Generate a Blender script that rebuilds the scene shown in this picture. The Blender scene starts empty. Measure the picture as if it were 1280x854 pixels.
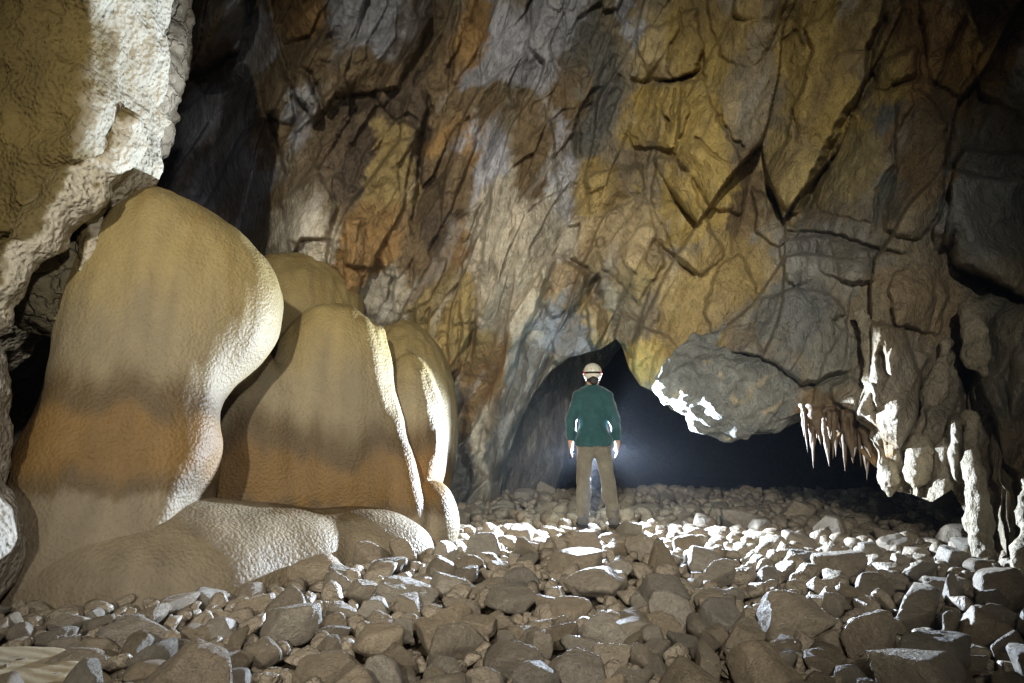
import bpy, bmesh, math, random
import numpy as np
import openvdb
from mathutils import Vector, Matrix

SC = bpy.context.scene
COL = SC.collection
f32 = np.float32

# ---------------------------------------------------------------- camera
CAM = np.array([0.0, 0.0, 1.13])
FPX = 853.0                       # focal length in photo pixels (24 mm full frame)
PITCH = math.atan2(113.0, FPX)    # horizon at row 540 of the photograph
cd = bpy.data.cameras.new('camera'); cam = bpy.data.objects.new('camera', cd); COL.objects.link(cam)
cam.location = CAM; cam.rotation_euler = (math.pi / 2 + PITCH, 0, 0)
cd.sensor_width = 36.0; cd.lens = 36.0 * FPX / 1280.0
cd.clip_start = 0.05; cd.clip_end = 200
SC.camera = cam

# ---------------------------------------------------------------- world and light (deep inside a cave: no sky light)
w = bpy.data.worlds.new('World'); SC.world = w; w.use_nodes = True
bg = w.node_tree.nodes['Background']
bg.inputs[0].default_value = (0.55, 0.62, 0.8, 1); bg.inputs[1].default_value = 0.013

def aim(o, target):
    d = Vector(target) - o.location
    o.rotation_euler = d.to_track_quat('-Z', 'Y').to_euler()

def spot(name, loc, target, power, angle, blend, radius, color):
    l = bpy.data.lights.new(name, 'SPOT'); o = bpy.data.objects.new(name, l); COL.objects.link(o)
    o.location = loc; aim(o, target)
    l.energy = power; l.spot_size = math.radians(angle); l.spot_blend = blend
    l.shadow_soft_size = radius; l.color = color
    return o
# the photographer's lamp, held high beside the camera
spot('photographer_lamp', (-1.3, -6.4, 4.3), (-0.2, 8.0, 2.7), 6300, 49, 1.0, 0.10, (1.0, 0.96, 0.84))
spot('added_fill_spot', (0.5, -0.8, 3.2), (-0.8, 6.0, 1.7), 1150, 76, 1.0, 0.12, (1.0, 0.95, 0.88))  # unseen fill light, added to lift the shaded flowstone, recess and near stones
LAMP = (1.10, 9.55, 1.02)         # the lamp standing behind the caver

SC.view_settings.view_transform = 'Standard'; SC.view_settings.look = 'None'
SC.view_settings.exposure = 0.0; SC.view_settings.gamma = 1.0
SC.cycles.use_denoising = True
SC.cycles.use_adaptive_sampling = True; SC.cycles.adaptive_threshold = 0.02
SC.cycles.max_bounces = 6; SC.cycles.diffuse_bounces = 3; SC.cycles.glossy_bounces = 2
SC.cycles.volume_bounces = 0; SC.cycles.sample_clamp_indirect = 4.0
SC.cycles.caustics_reflective = False; SC.cycles.caustics_refractive = False

# ---------------------------------------------------------------- numeric helpers
sp, cp = math.sin(PITCH), math.cos(PITCH)
def ray(u, v):
    """photo pixel -> direction with y component 1"""
    u = np.asarray(u, float); v = np.asarray(v, float)
    x = (u - 640.0) / FPX; y = (427.0 - v) / FPX
    dy = cp - y * sp; dz = sp + y * cp
    return np.stack([x / dy, np.ones_like(x), dz / dy], -1)
def P(u, v, d):
    return CAM + ray(u, v) * np.asarray(d, float)[..., None]
def pv(u, v, d):
    return Vector([float(c) for c in P(u, v, d)])

_rs = np.random.RandomState(11)
PERM = np.concatenate([_rs.permutation(256)] * 3).astype(np.int32)
_g = _rs.normal(size=(256, 3)); GRAD = (_g / np.linalg.norm(_g, axis=1, keepdims=True)).astype(f32)
def perlin(x, y, z=0.0):
    x, y, z = np.broadcast_arrays(np.asarray(x, f32), np.asarray(y, f32), np.asarray(z, f32))
    xi = np.floor(x); yi = np.floor(y); zi = np.floor(z)
    xf = x - xi; yf = y - yi; zf = z - zi
    xi = xi.astype(np.int32) & 255; yi = yi.astype(np.int32) & 255; zi = zi.astype(np.int32) & 255
    fu = xf * xf * xf * (xf * (xf * 6 - 15) + 10); fv = yf * yf * yf * (yf * (yf * 6 - 15) + 10)
    fw = zf * zf * zf * (zf * (zf * 6 - 15) + 10)
    out = np.zeros(x.shape, f32)
    for i in (0, 1):
        wx = fu if i else 1 - fu
        a = PERM[xi + i]
        for j in (0, 1):
            wy = fv if j else 1 - fv
            b = PERM[a + yi + j]
            for k in (0, 1):
                wz = fw if k else 1 - fw
                g = GRAD[PERM[b + zi + k]]
                out += wx * wy * wz * (g[..., 0] * (xf - i) + g[..., 1] * (yf - j) + g[..., 2] * (zf - k))
    return out * 1.6
def fbm(x, y, z=0.0, o=4, gain=0.5, lac=2.03):
    s = 0; a = 1.0; f = 1.0
    for i in range(o):
        s = s + a * perlin(np.asarray(x) * f + 17.3 * i, np.asarray(y) * f + 5.1 * i, np.asarray(z) * f + 9.7 * i)
        a *= gain; f *= lac
    return s
def ridged(x, y, z=0.0, o=3):
    s = 0; a = 1.0; f = 1.0
    for i in range(o):
        s = s + a * (1 - 2 * np.abs(perlin(np.asarray(x) * f + 31.1 * i, np.asarray(y) * f, np.asarray(z) * f + 3.3 * i)))
        a *= 0.5; f *= 2.1
    return s
def sstep(a, b, x):
    t = np.clip((x - a) / (b - a), 0, 1); return t * t * (3 - 2 * t)
_vr = np.random.RandomState(5).rand(65536, 5).astype(f32)
def voronoi(x, y, seed=0):
    """F1, F2, per-cell random values, vector to the cell centre"""
    xi = np.floor(x).astype(np.int64); yi = np.floor(y).astype(np.int64)
    f1 = np.full(x.shape, 9e9, f32); f2 = f1.copy(); cid = np.zeros(x.shape, np.int64)
    vx = np.zeros(x.shape, f32); vy = vx.copy()
    for i in (-1, 0, 1):
        for j in (-1, 0, 1):
            cx = xi + i; cy = yi + j
            h = ((cx * 73856093) ^ (cy * 19349663) ^ (seed * 83492791)) & 65535
            dx = (cx + 0.1 + 0.8 * _vr[h, 0]) - x; dy = (cy + 0.1 + 0.8 * _vr[h, 1]) - y
            d = np.sqrt(dx * dx + dy * dy).astype(f32)
            m = d < f1
            f2 = np.where(m, f1, np.minimum(f2, d)); f1 = np.where(m, d, f1)
            cid = np.where(m, h, cid); vx = np.where(m, dx, vx); vy = np.where(m, dy, vy)
    return f1, f2, _vr[cid, 2:5], vx, vy
def poly_sd(u, v, pts):
    """signed distance to a polygon (positive inside), in pixels"""
    p = np.asarray(pts, float); n = len(p)
    d = np.full(u.shape, 1e9); ins = np.zeros(u.shape, bool)
    for i in range(n):
        a = p[i]; b = p[(i + 1) % n]; e = b - a
        wu = u - a[0]; wv = v - a[1]
        t = np.clip((wu * e[0] + wv * e[1]) / max(1e-9, e @ e), 0, 1)
        d = np.minimum(d, (wu - e[0] * t) ** 2 + (wv - e[1] * t) ** 2)
        c = ((a[1] > v) != (b[1] > v)) & (u < (b[0] - a[0]) * (v - a[1]) / ((b[1] - a[1]) if b[1] != a[1] else 1e-9) + a[0])
        ins ^= c
    d = np.sqrt(d); return np.where(ins, d, -d)
def line_d(u, v, pts):
    """distance and side (left of travel > 0) to a polyline, in pixels"""
    p = np.asarray(pts, float)
    d = np.full(u.shape, 1e18); s = np.zeros(u.shape); tt = np.zeros(u.shape)
    L = 0
    for i in range(len(p) - 1):
        a = p[i]; b = p[i + 1]; e = b - a
        wu = u - a[0]; wv = v - a[1]
        t = np.clip((wu * e[0] + wv * e[1]) / (e @ e), 0, 1)
        dd = (wu - e[0] * t) ** 2 + (wv - e[1] * t) ** 2
        m = dd < d
        s = np.where(m, e[1] * wu - e[0] * wv, s); d = np.where(m, dd, d)
        tt = np.where(m, L + t * np.hypot(*e), tt); L += np.hypot(*e)
    return np.sqrt(d), np.sign(s), tt / L

# ---------------------------------------------------------------- object helpers
def tag(o, label=None, cat=None, group=None, kind=None):
    if label: o['label'] = label
    if cat: o['category'] = cat
    if group: o['group'] = group
    if kind: o['kind'] = kind
    return o
def link(o, parent=None):
    COL.objects.link(o)
    if parent is not None: o.parent = parent
    return o
def mesh_obj(name, verts, faces, mat, parent=None, col=None, smooth=True):
    verts = np.asarray(verts, f32)
    me = bpy.data.meshes.new(name)
    faces = np.asarray(faces, np.int32)
    n, k = faces.shape
    me.vertices.add(len(verts)); me.vertices.foreach_set('co', verts.ravel())
    me.loops.add(n * k); me.loops.foreach_set('vertex_index', faces.ravel())
    me.polygons.add(n); me.polygons.foreach_set('loop_start', np.arange(0, n * k, k, dtype=np.int32))
    me.update(calc_edges=True); me.validate()
    me.polygons.foreach_set('use_smooth', np.full(len(me.polygons), smooth))
    if col is not None:
        a = me.color_attributes.new('tint', 'FLOAT_COLOR', 'POINT')
        c = np.ones((len(verts), 4), f32); c[:, :3] = col
        a.data.foreach_set('color', c.ravel())
    if mat: me.materials.append(mat)
    o = bpy.data.objects.new(name, me)
    return link(o, parent)
def grid_faces(nr, nc, flip=False):
    i = np.arange(nr - 1)[:, None] * nc + np.arange(nc - 1)[None, :]
    q = np.stack([i, i + 1, i + nc + 1, i + nc], -1).reshape(-1, 4)
    return q[:, ::-1] if flip else q
def empty(name, loc=(0, 0, 0)):
    o = bpy.data.objects.new(name, None); o.location = loc; o.empty_display_size = 0.2
    return link(o)

def sdf_mesh(fn, lo, hi, h):
    """surface of a signed distance function on a voxel grid -> verts, quads"""
    lo = np.asarray(lo, float); hi = np.asarray(hi, float)
    n = np.ceil((hi - lo) / h).astype(int) + 1
    ax = [lo[i] + np.arange(n[i]) * h for i in range(3)]
    X, Y, Z = np.meshgrid(ax[0].astype(f32), ax[1].astype(f32), ax[2].astype(f32), indexing='ij')
    A = fn(X, Y, Z).astype(f32)
    A[0] = A[-1] = np.maximum(A[0], h); A[:, 0] = np.maximum(A[:, 0], h); A[:, -1] = np.maximum(A[:, -1], h)
    A[:, :, 0] = np.maximum(A[:, :, 0], h); A[:, :, -1] = np.maximum(A[:, :, -1], h); A[0] = np.maximum(A[0], h); A[-1] = np.maximum(A[-1], h)
    g = openvdb.FloatGrid(10.0); g.copyFromArray(A)
    pts, quads = g.convertToQuads(0.0)
    pts = np.asarray(pts) * h + lo; quads = np.asarray(quads, np.int64)
    # orient outwards: enclosed volume must be positive
    a, b, c, d = (pts[quads[:, i]] for i in range(4))
    vol = np.einsum('ij,ij->i', a, np.cross(b, c)).sum() + np.einsum('ij,ij->i', a, np.cross(c, d)).sum()
    if vol < 0: quads = quads[:, ::-1]
    return pts, quads
def smin(a, b, k):
    h = np.clip(0.5 + 0.5 * (b - a) / k, 0, 1)
    return b + (a - b) * h - k * h * (1 - h)
def smax(a, b, k): return -smin(-a, -b, k)
def ell(X, Y, Z, c, r):
    dx = (X - c[0]) / r[0]; dy = (Y - c[1]) / r[1]; dz = (Z - c[2]) / r[2]
    k0 = np.sqrt(dx * dx + dy * dy + dz * dz) + 1e-6
    k1 = np.sqrt((dx / r[0]) ** 2 + (dy / r[1]) ** 2 + (dz / r[2]) ** 2) + 1e-6
    return k0 * (k0 - 1) / k1
def cone(X, Y, Z, a, b, ra, rb):
    a = np.asarray(a, float); b = np.asarray(b, float); e = b - a
    t = np.clip(((X - a[0]) * e[0] + (Y - a[1]) * e[1] + (Z - a[2]) * e[2]) / (e @ e), 0, 1)
    return np.sqrt((X - a[0] - e[0] * t) ** 2 + (Y - a[1] - e[1] * t) ** 2 + (Z - a[2] - e[2] * t) ** 2) - (ra + (rb - ra) * t)
def plane(X, Y, Z, p, n):
    n = np.asarray(n, float); n = n / np.linalg.norm(n)
    return (X - p[0]) * n[0] + (Y - p[1]) * n[1] + (Z - p[2]) * n[2]
def vnormals(v, q):
    n = np.zeros_like(v)
    fn = np.cross(v[q[:, 2]] - v[q[:, 0]], v[q[:, 3]] - v[q[:, 1]])
    for i in range(4): np.add.at(n, q[:, i], fn)
    return n / (np.linalg.norm(n, axis=1, keepdims=True) + 1e-12)

# ---------------------------------------------------------------- materials
def nt(name):
    m = bpy.data.materials.new(name); m.use_nodes = True
    t = m.node_tree; b = t.nodes['Principled BSDF']
    return m, t, b
def node(t, kind, **kw):
    n = t.nodes.new(kind)
    for k, v in kw.items():
        if k.startswith('_'): setattr(n, k[1:], v)
        else: n.inputs[k].default_value = v
    return n
def rock_mat(name, base=None, rough=0.75, spec=0.3, bump=((6, .5, .03), (30, .6, .012), (110, .6, .004)), var=0.35, crack=None, scale=(1, 1, 1), dimple=None, vary=0):
    """base None = vertex tint; bump = (noise scale, roughness, distance)"""
    m, t, b = nt(name)
    tc = node(t, 'ShaderNodeTexCoord')
    mp = node(t, 'ShaderNodeMapping'); mp.inputs['Scale'].default_value = scale
    t.links.new(tc.outputs['Object'], mp.inputs['Vector'])
    V = mp.outputs['Vector']
    if base is None:
        cn = node(t, 'ShaderNodeAttribute', _attribute_name='tint'); c = cn.outputs['Color']
    else:
        cn = node(t, 'ShaderNodeRGB'); cn.outputs[0].default_value = (*base, 1); c = cn.outputs[0]
    n1 = node(t, 'ShaderNodeTexNoise', Scale=9.0, Detail=6.0, Roughness=0.65); t.links.new(V, n1.inputs['Vector'])
    mr = node(t, 'ShaderNodeMapRange'); mr.inputs['From Min'].default_value = .25; mr.inputs['From Max'].default_value = .75
    mr.inputs['To Min'].default_value = 1 - var; mr.inputs['To Max'].default_value = 1 + var
    t.links.new(n1.outputs['Fac'], mr.inputs['Value'])
    n2 = node(t, 'ShaderNodeTexNoise', Scale=70.0, Detail=3.0, Roughness=0.7); t.links.new(V, n2.inputs['Vector'])
    mr2 = node(t, 'ShaderNodeMapRange'); mr2.inputs['From Min'].default_value = .3; mr2.inputs['From Max'].default_value = .7
    mr2.inputs['To Min'].default_value = 1 - var * .5; mr2.inputs['To Max'].default_value = 1 + var * .5
    t.links.new(n2.outputs['Fac'], mr2.inputs['Value'])
    mu = node(t, 'ShaderNodeMath', _operation='MULTIPLY'); t.links.new(mr.outputs[0], mu.inputs[0]); t.links.new(mr2.outputs[0], mu.inputs[1])
    if vary:
        oi = node(t, 'ShaderNodeObjectInfo'); mo = node(t, 'ShaderNodeMapRange'); mo.inputs['To Min'].default_value = 1 - vary; mo.inputs['To Max'].default_value = 1 + vary
        t.links.new(oi.outputs['Random'], mo.inputs['Value'])
        mv = node(t, 'ShaderNodeMath', _operation='MULTIPLY'); t.links.new(mu.outputs[0], mv.inputs[0]); t.links.new(mo.outputs[0], mv.inputs[1]); mu = mv
        hs = node(t, 'ShaderNodeMix', _data_type='RGBA'); t.links.new(c, hs.inputs['A']); hs.inputs['B'].default_value = (.33, .29, .235, 1)
        fr = node(t, 'ShaderNodeMath', _operation='FRACT'); m7 = node(t, 'ShaderNodeMath', _operation='MULTIPLY'); m7.inputs[1].default_value = 7.3
        t.links.new(oi.outputs['Random'], m7.inputs[0]); t.links.new(m7.outputs[0], fr.inputs[0]); t.links.new(fr.outputs[0], hs.inputs['Factor']); c = hs.outputs['Result']
    sc = node(t, 'ShaderNodeVectorMath', _operation='SCALE'); t.links.new(c, sc.inputs[0]); t.links.new(mu.outputs[0], sc.inputs['Scale'])
    t.links.new(sc.outputs[0], b.inputs['Base Color'])
    b.inputs['Roughness'].default_value = rough; b.inputs['Specular IOR Level'].default_value = spec
    prev = None
    def add_bump(height, dist, strength=1.0):
        nonlocal prev
        bn = node(t, 'ShaderNodeBump', Distance=dist, Strength=strength)
        t.links.new(height, bn.inputs['Height'])
        if prev is not None: t.links.new(prev, bn.inputs['Normal'])
        prev = bn.outputs['Normal']
    for s, r, d in bump:
        n = node(t, 'ShaderNodeTexNoise', Scale=s, Detail=4.0, Roughness=r); t.links.new(V, n.inputs['Vector'])
        add_bump(n.outputs['Fac'], d)
    if dimple:
        s, d = dimple
        nw = node(t, 'ShaderNodeTexNoise', Scale=s * .5, Detail=2.0); t.links.new(V, nw.inputs['Vector'])
        mx = node(t, 'ShaderNodeVectorMath', _operation='MULTIPLY_ADD'); t.links.new(nw.outputs['Color'], mx.inputs[0])
        mx.inputs[1].default_value = (.9 / s, .9 / s, .9 / s); t.links.new(V, mx.inputs[2])
        vo = node(t, 'ShaderNodeTexVoronoi', Scale=s, _feature='SMOOTH_F1'); t.links.new(mx.outputs[0], vo.inputs['Vector'])
        add_bump(vo.outputs['Distance'], d)
    if crack:
        s, wd, d = crack
        nw = node(t, 'ShaderNodeTexNoise', Scale=s * 1.2, Detail=3.0); t.links.new(V, nw.inputs['Vector'])
        mx = node(t, 'ShaderNodeVectorMath', _operation='MULTIPLY_ADD'); t.links.new(nw.outputs['Color'], mx.inputs[0])
        mx.inputs[1].default_value = (1.2 / s,) * 3; t.links.new(V, mx.inputs[2])
        vo = node(t, 'ShaderNodeTexVoronoi', Scale=s, _feature='DISTANCE_TO_EDGE'); t.links.new(mx.outputs[0], vo.inputs['Vector'])
        cr = node(t, 'ShaderNodeMapRange'); cr.inputs['From Max'].default_value = wd; t.links.new(vo.outputs['Distance'], cr.inputs['Value'])
        add_bump(cr.outputs[0], d)
    if prev is not None: t.links.new(prev, b.inputs['Normal'])
    return m
def plain(name, col, rough=0.6, spec=0.4, metal=0.0, bump=None, var=0.12):
    m = rock_mat(name, base=col, rough=rough, spec=spec, bump=bump or ((60, .6, .002),), var=var)
    m.node_tree.nodes['Principled BSDF'].inputs['Metallic'].default_value = metal
    return m
M = {}
M['wall'] = rock_mat('wall_rock', rough=.62, spec=.35, bump=((5, .65, .08), (16, .65, .05), (60, .65, .014)), var=.38, scale=(1, 1, .62))
M['flow'] = rock_mat('flowstone', rough=.6, spec=.25, bump=((4, .5, .01), (150, .6, .002)), var=.07, dimple=(42, .009))
M['boulder'] = rock_mat('pitted_limestone', rough=.8, spec=.25, bump=((9, .6, .012), (70, .6, .006)), var=.16, dimple=(30, .028))
M['frill'] = rock_mat('rippled_limestone', rough=.8, spec=.25, bump=((8, .6, .03), (40, .6, .012)), var=.2, crack=(5, .08, .02))
M['cobble'] = rock_mat('muddy_stone', base=(.35, .275, .185), rough=.5, spec=.5, bump=((7, .6, .05), (22, .62, .03), (90, .6, .007)), var=.26, vary=.28)
M['mud'] = rock_mat('cave_mud', base=(.07, .05, .03), rough=.7, spec=.3, bump=((8, .6, .04), (40, .6, .012)), var=.25)
M['sand'] = rock_mat('rippled_sand', base=(.36, .30, .20), rough=.85, spec=.15, bump=((120, .6, .003),), var=.12)
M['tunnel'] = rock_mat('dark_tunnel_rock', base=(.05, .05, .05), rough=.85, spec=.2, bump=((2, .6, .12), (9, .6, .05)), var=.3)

# ================================================================= GROUND
def ground(x, y):
    x = np.asarray(x, float); y = np.asarray(y, float)
    g = 0.05 * perlin(x * .45, y * .45, 3.1) + 0.02 * perlin(x * 1.3, y * 1.3, 8.8)
    g = g + 0.012 * np.maximum(0, y - 8.5) - 0.30 * np.maximum(0, y - 12.4)
    g = g - 0.02 * np.maximum(0, 3.2 - y)
    return g
def on_ground(u, v):
    """where the ray through a photo pixel meets the ground"""
    r = ray(u, v); d = 1.13 / max(1e-3, -r[2])
    for _ in range(30):
        p = CAM + r * d
        dz = p[2] - float(ground(p[0], p[1]))
        d = max(.5, d + dz / max(.03, -r[2]) * .6)
        d = min(d, 14.0)
    return CAM + r * d
xs = np.linspace(-9, 16, 330); ys = np.linspace(-3, 24, 360)
GX, GY = np.meshgrid(xs, ys)
GZ = ground(GX, GY) - 0.06 + 0.02 * fbm(GX * 3, GY * 3, 1.0, 3)
floor = mesh_obj('cave_floor', np.stack([GX, GY, GZ], -1).reshape(-1, 3), grid_faces(*GX.shape), M['mud'])
tag(floor, kind='structure')

# ================================================================= CAVE WALL
# base depth (metres along y) at photo pixels; feet come from where the rock meets the floor
CTRL = [(-250, 300, 8.0), (-250, -300, 7.0), (0, 300, 9.5), (100, 0, 9.5), (200, 120, 10.8), (260, 230, 11.0), (255, 60, 10.5), (330, 200, 9.6),
        (320, 20, 9.6), (300, 300, 11.0), (360, 300, 9.3), (380, 390, 9.6), (300, 500, 9.8), (430, 120, 9.2), (480, 250, 9.1), (480, 420, 9.6), (430, 0, 9.0), (560, 300, 9.2), (560, 560, 10.2), (600, 640, 10.6),
        (590, 450, 9.8), (640, 330, 9.0), (600, 100, 9.0), (640, 0, 8.8), (600, -250, 8.0), (300, -250, 8.6), (0, -250, 8.5), (700, 250, 9.0), (690, 380, 9.2),
        (650, 500, 9.9), (640, 600, 10.7), (690, 440, 9.6), (700, 600, 11.2), (740, 425, 9.5), (770, 405, 9.3), (750, 350, 9.2), (760, 150, 8.9), (740, 0, 8.6),
        (820, 400, 8.9), (830, 470, 8.8), (850, 150, 8.5), (850, 0, 8.2), (850, -250, 7.4), (900, 300, 8.4), (900, 500, 8.3), (960, 470, 8.0), (1000, 520, 7.8), (950, 200, 8.2), (1000, 0, 7.6),
        (1050, 200, 7.7), (1050, 400, 7.5), (1060, 580, 7.3), (1100, 250, 7.4), (1150, 0, 7.1), (1100, -250, 6.7), (1150, 350, 7.15), (1120, 600, 7.15), (1180, 600, 6.9), (1250, 350, 6.8), (1230, 700, 6.3),
        (1280, 780, 5.5), (1280, 100, 6.7), (1290, 600, 6.2), (1420, 300, 6.3), (1420, 800, 5.0), (1420, -250, 6.0), (1200, 200, 7.0)]
_c = np.array(CTRL)
def _tps(r2): return np.where(r2 > 0, .5 * r2 * np.log(r2 + 1e-12), 0)
def _fit():
    p = _c[:, :2] / 300.0; n = len(p)
    K = _tps(((p[:, None] - p[None]) ** 2).sum(-1)) + np.eye(n) * 0.004
    Q = np.hstack([np.ones((n, 1)), p]); A = np.block([[K, Q], [Q.T, np.zeros((3, 3))]])
    return p, np.linalg.solve(A, np.concatenate([_c[:, 2], np.zeros(3)]))
_p, _w = _fit()
def base_depth(u, v):
    q = np.stack([u, v], -1) / 300.0
    s = _w[-3] + _w[-2] * q[..., 0] + _w[-1] * q[..., 1]
    for i in range(len(_p)):
        s = s + _w[i] * _tps((q[..., 0] - _p[i, 0]) ** 2 + (q[..., 1] - _p[i, 1]) ** 2)
    return s
# lower edge of the hanging rock, photo pixels
EDGE = [(-260, 760), (560, 760), (610, 720), (620, 655), (626, 610), (636, 565), (650, 525), (668, 490), (690, 462), (712, 446), (736, 440), (752, 436), (764, 428), (770, 424), (777, 432), (787, 462), (800, 482), (815, 489), (828, 496), (838, 512), (856, 520), (900, 528), (960, 530), (1000, 516),
        (1012, 535), (1040, 552), (1070, 560), (1100, 590), (1108, 612), (1140, 618), (1165, 628), (1190, 612), (1206, 640), (1222, 700), (1240, 720), (1262, 772), (1285, 800), (1330, 830), (1430, 860)]
_e = np.array(EDGE, float)
NU, NV, NL = 960, 560, 22
U1 = np.concatenate([np.linspace(-250, 180, 90, endpoint=False), np.linspace(180, 1300, 840, endpoint=False), np.linspace(1300, 1425, 45)])
NU = len(U1)
VE = np.interp(U1, _e[:, 0], _e[:, 1])
T = np.linspace(0, 1, NV)[:, None]
VG = -260 + (VE[None, :] + 260) * (T ** .93)
UG = np.broadcast_to(U1[None, :], VG.shape).copy()
D0 = base_depth(UG, VG)
W0 = CAM + ray(UG, VG) * D0[..., None]
TH = np.arctan2(W0[..., 0], W0[..., 1]) * 9.0; TZ = W0[..., 2]
phi = math.radians(24)
aa = TH * math.sin(phi) + TZ * math.cos(phi); bb = TH * math.cos(phi) - TZ * math.sin(phi)
wa = aa + .22 * fbm(aa * .6, bb * .6, 2.0, 2); wb = bb + .16 * fbm(aa * .6, bb * .6, 7.0, 2)
right = sstep(760, 860, UG)                       # smoother, bigger slabs on the right
low = sstep(280, 420, VG) * sstep(900, 980, UG)   # blocky grey limestone at the lower right
mid = (1 - right) * sstep(300, 420, UG)
H = .26 * fbm(wb * .55, wa * .22, 1.0, 3)
def slab_field(sx, sy, seed, dx, dy):
    f1, f2, rc, vx, vy = voronoi(wb / sx, wa / sy, seed)
    return .30 * (rc[..., 0] - .5) + dx * (rc[..., 1] - .5) * vx + dy * (rc[..., 2] - .5) * vy - .06 * np.clip(.5 + 1.2 * perlin(TH * 1.3, TZ * 1.3, 80.), 0, 1.5) * (1 - sstep(0, .05, f2 - f1)), rc
hL, rc = slab_field(.52, 2.0, 1, .62, .40)
hR, rcR = slab_field(.95, 2.5, 8, .95, .5)
H += hL * 1.05 * (1 - right) + hR * 1.15 * right * (1 - .3 * low)
g1, g2, rd, wx_, wy_ = voronoi(wb / .24 + 3.1, wa / .75, 2)
H += (.11 * (rd[..., 0] - .5) + .24 * (rd[..., 1] - .5) * wx_ + .14 * (rd[..., 2] - .5) * wy_ - .02 * (1 - sstep(0, .06, g2 - g1))) * (.5 + .9 * mid - .28 * right + .45 * low)
H += .055 * ridged(wb * 2.1, wa * .8, 4.0, 3) * (.5 + .5 * mid)
H += .045 * fbm(TH * 5, TZ * 5, W0[..., 1] * 5, 4, .6) * (.5 + .6 * mid)
k1, k2, re_, kx, ky = voronoi(TH / .11 + .6 * perlin(TH * 4, TZ * 4), TZ / .16 + .6 * perlin(TH * 4, TZ * 4, 3.), 5)
H += .036 * (re_[..., 0] - .5 + 1.6 * (re_[..., 1] - .5) * kx + 1.2 * (re_[..., 2] - .5) * ky) * (.4 + .6 * mid - .22 * right + .2 * low)
# jitter used to make traced edges ragged
JU = UG + 4 * perlin(TH * 2.2, TZ * 2.2, 11.) + 3 * perlin(TH * 7, TZ * 7, 12.) + 1.5 * perlin(TH * 18, TZ * 18, 12.)
JV = VG + 4 * perlin(TH * 2.2, TZ * 2.2, 21.) + 3 * perlin(TH * 7, TZ * 7, 22.) + 1.5 * perlin(TH * 18, TZ * 18, 22.)
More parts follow.
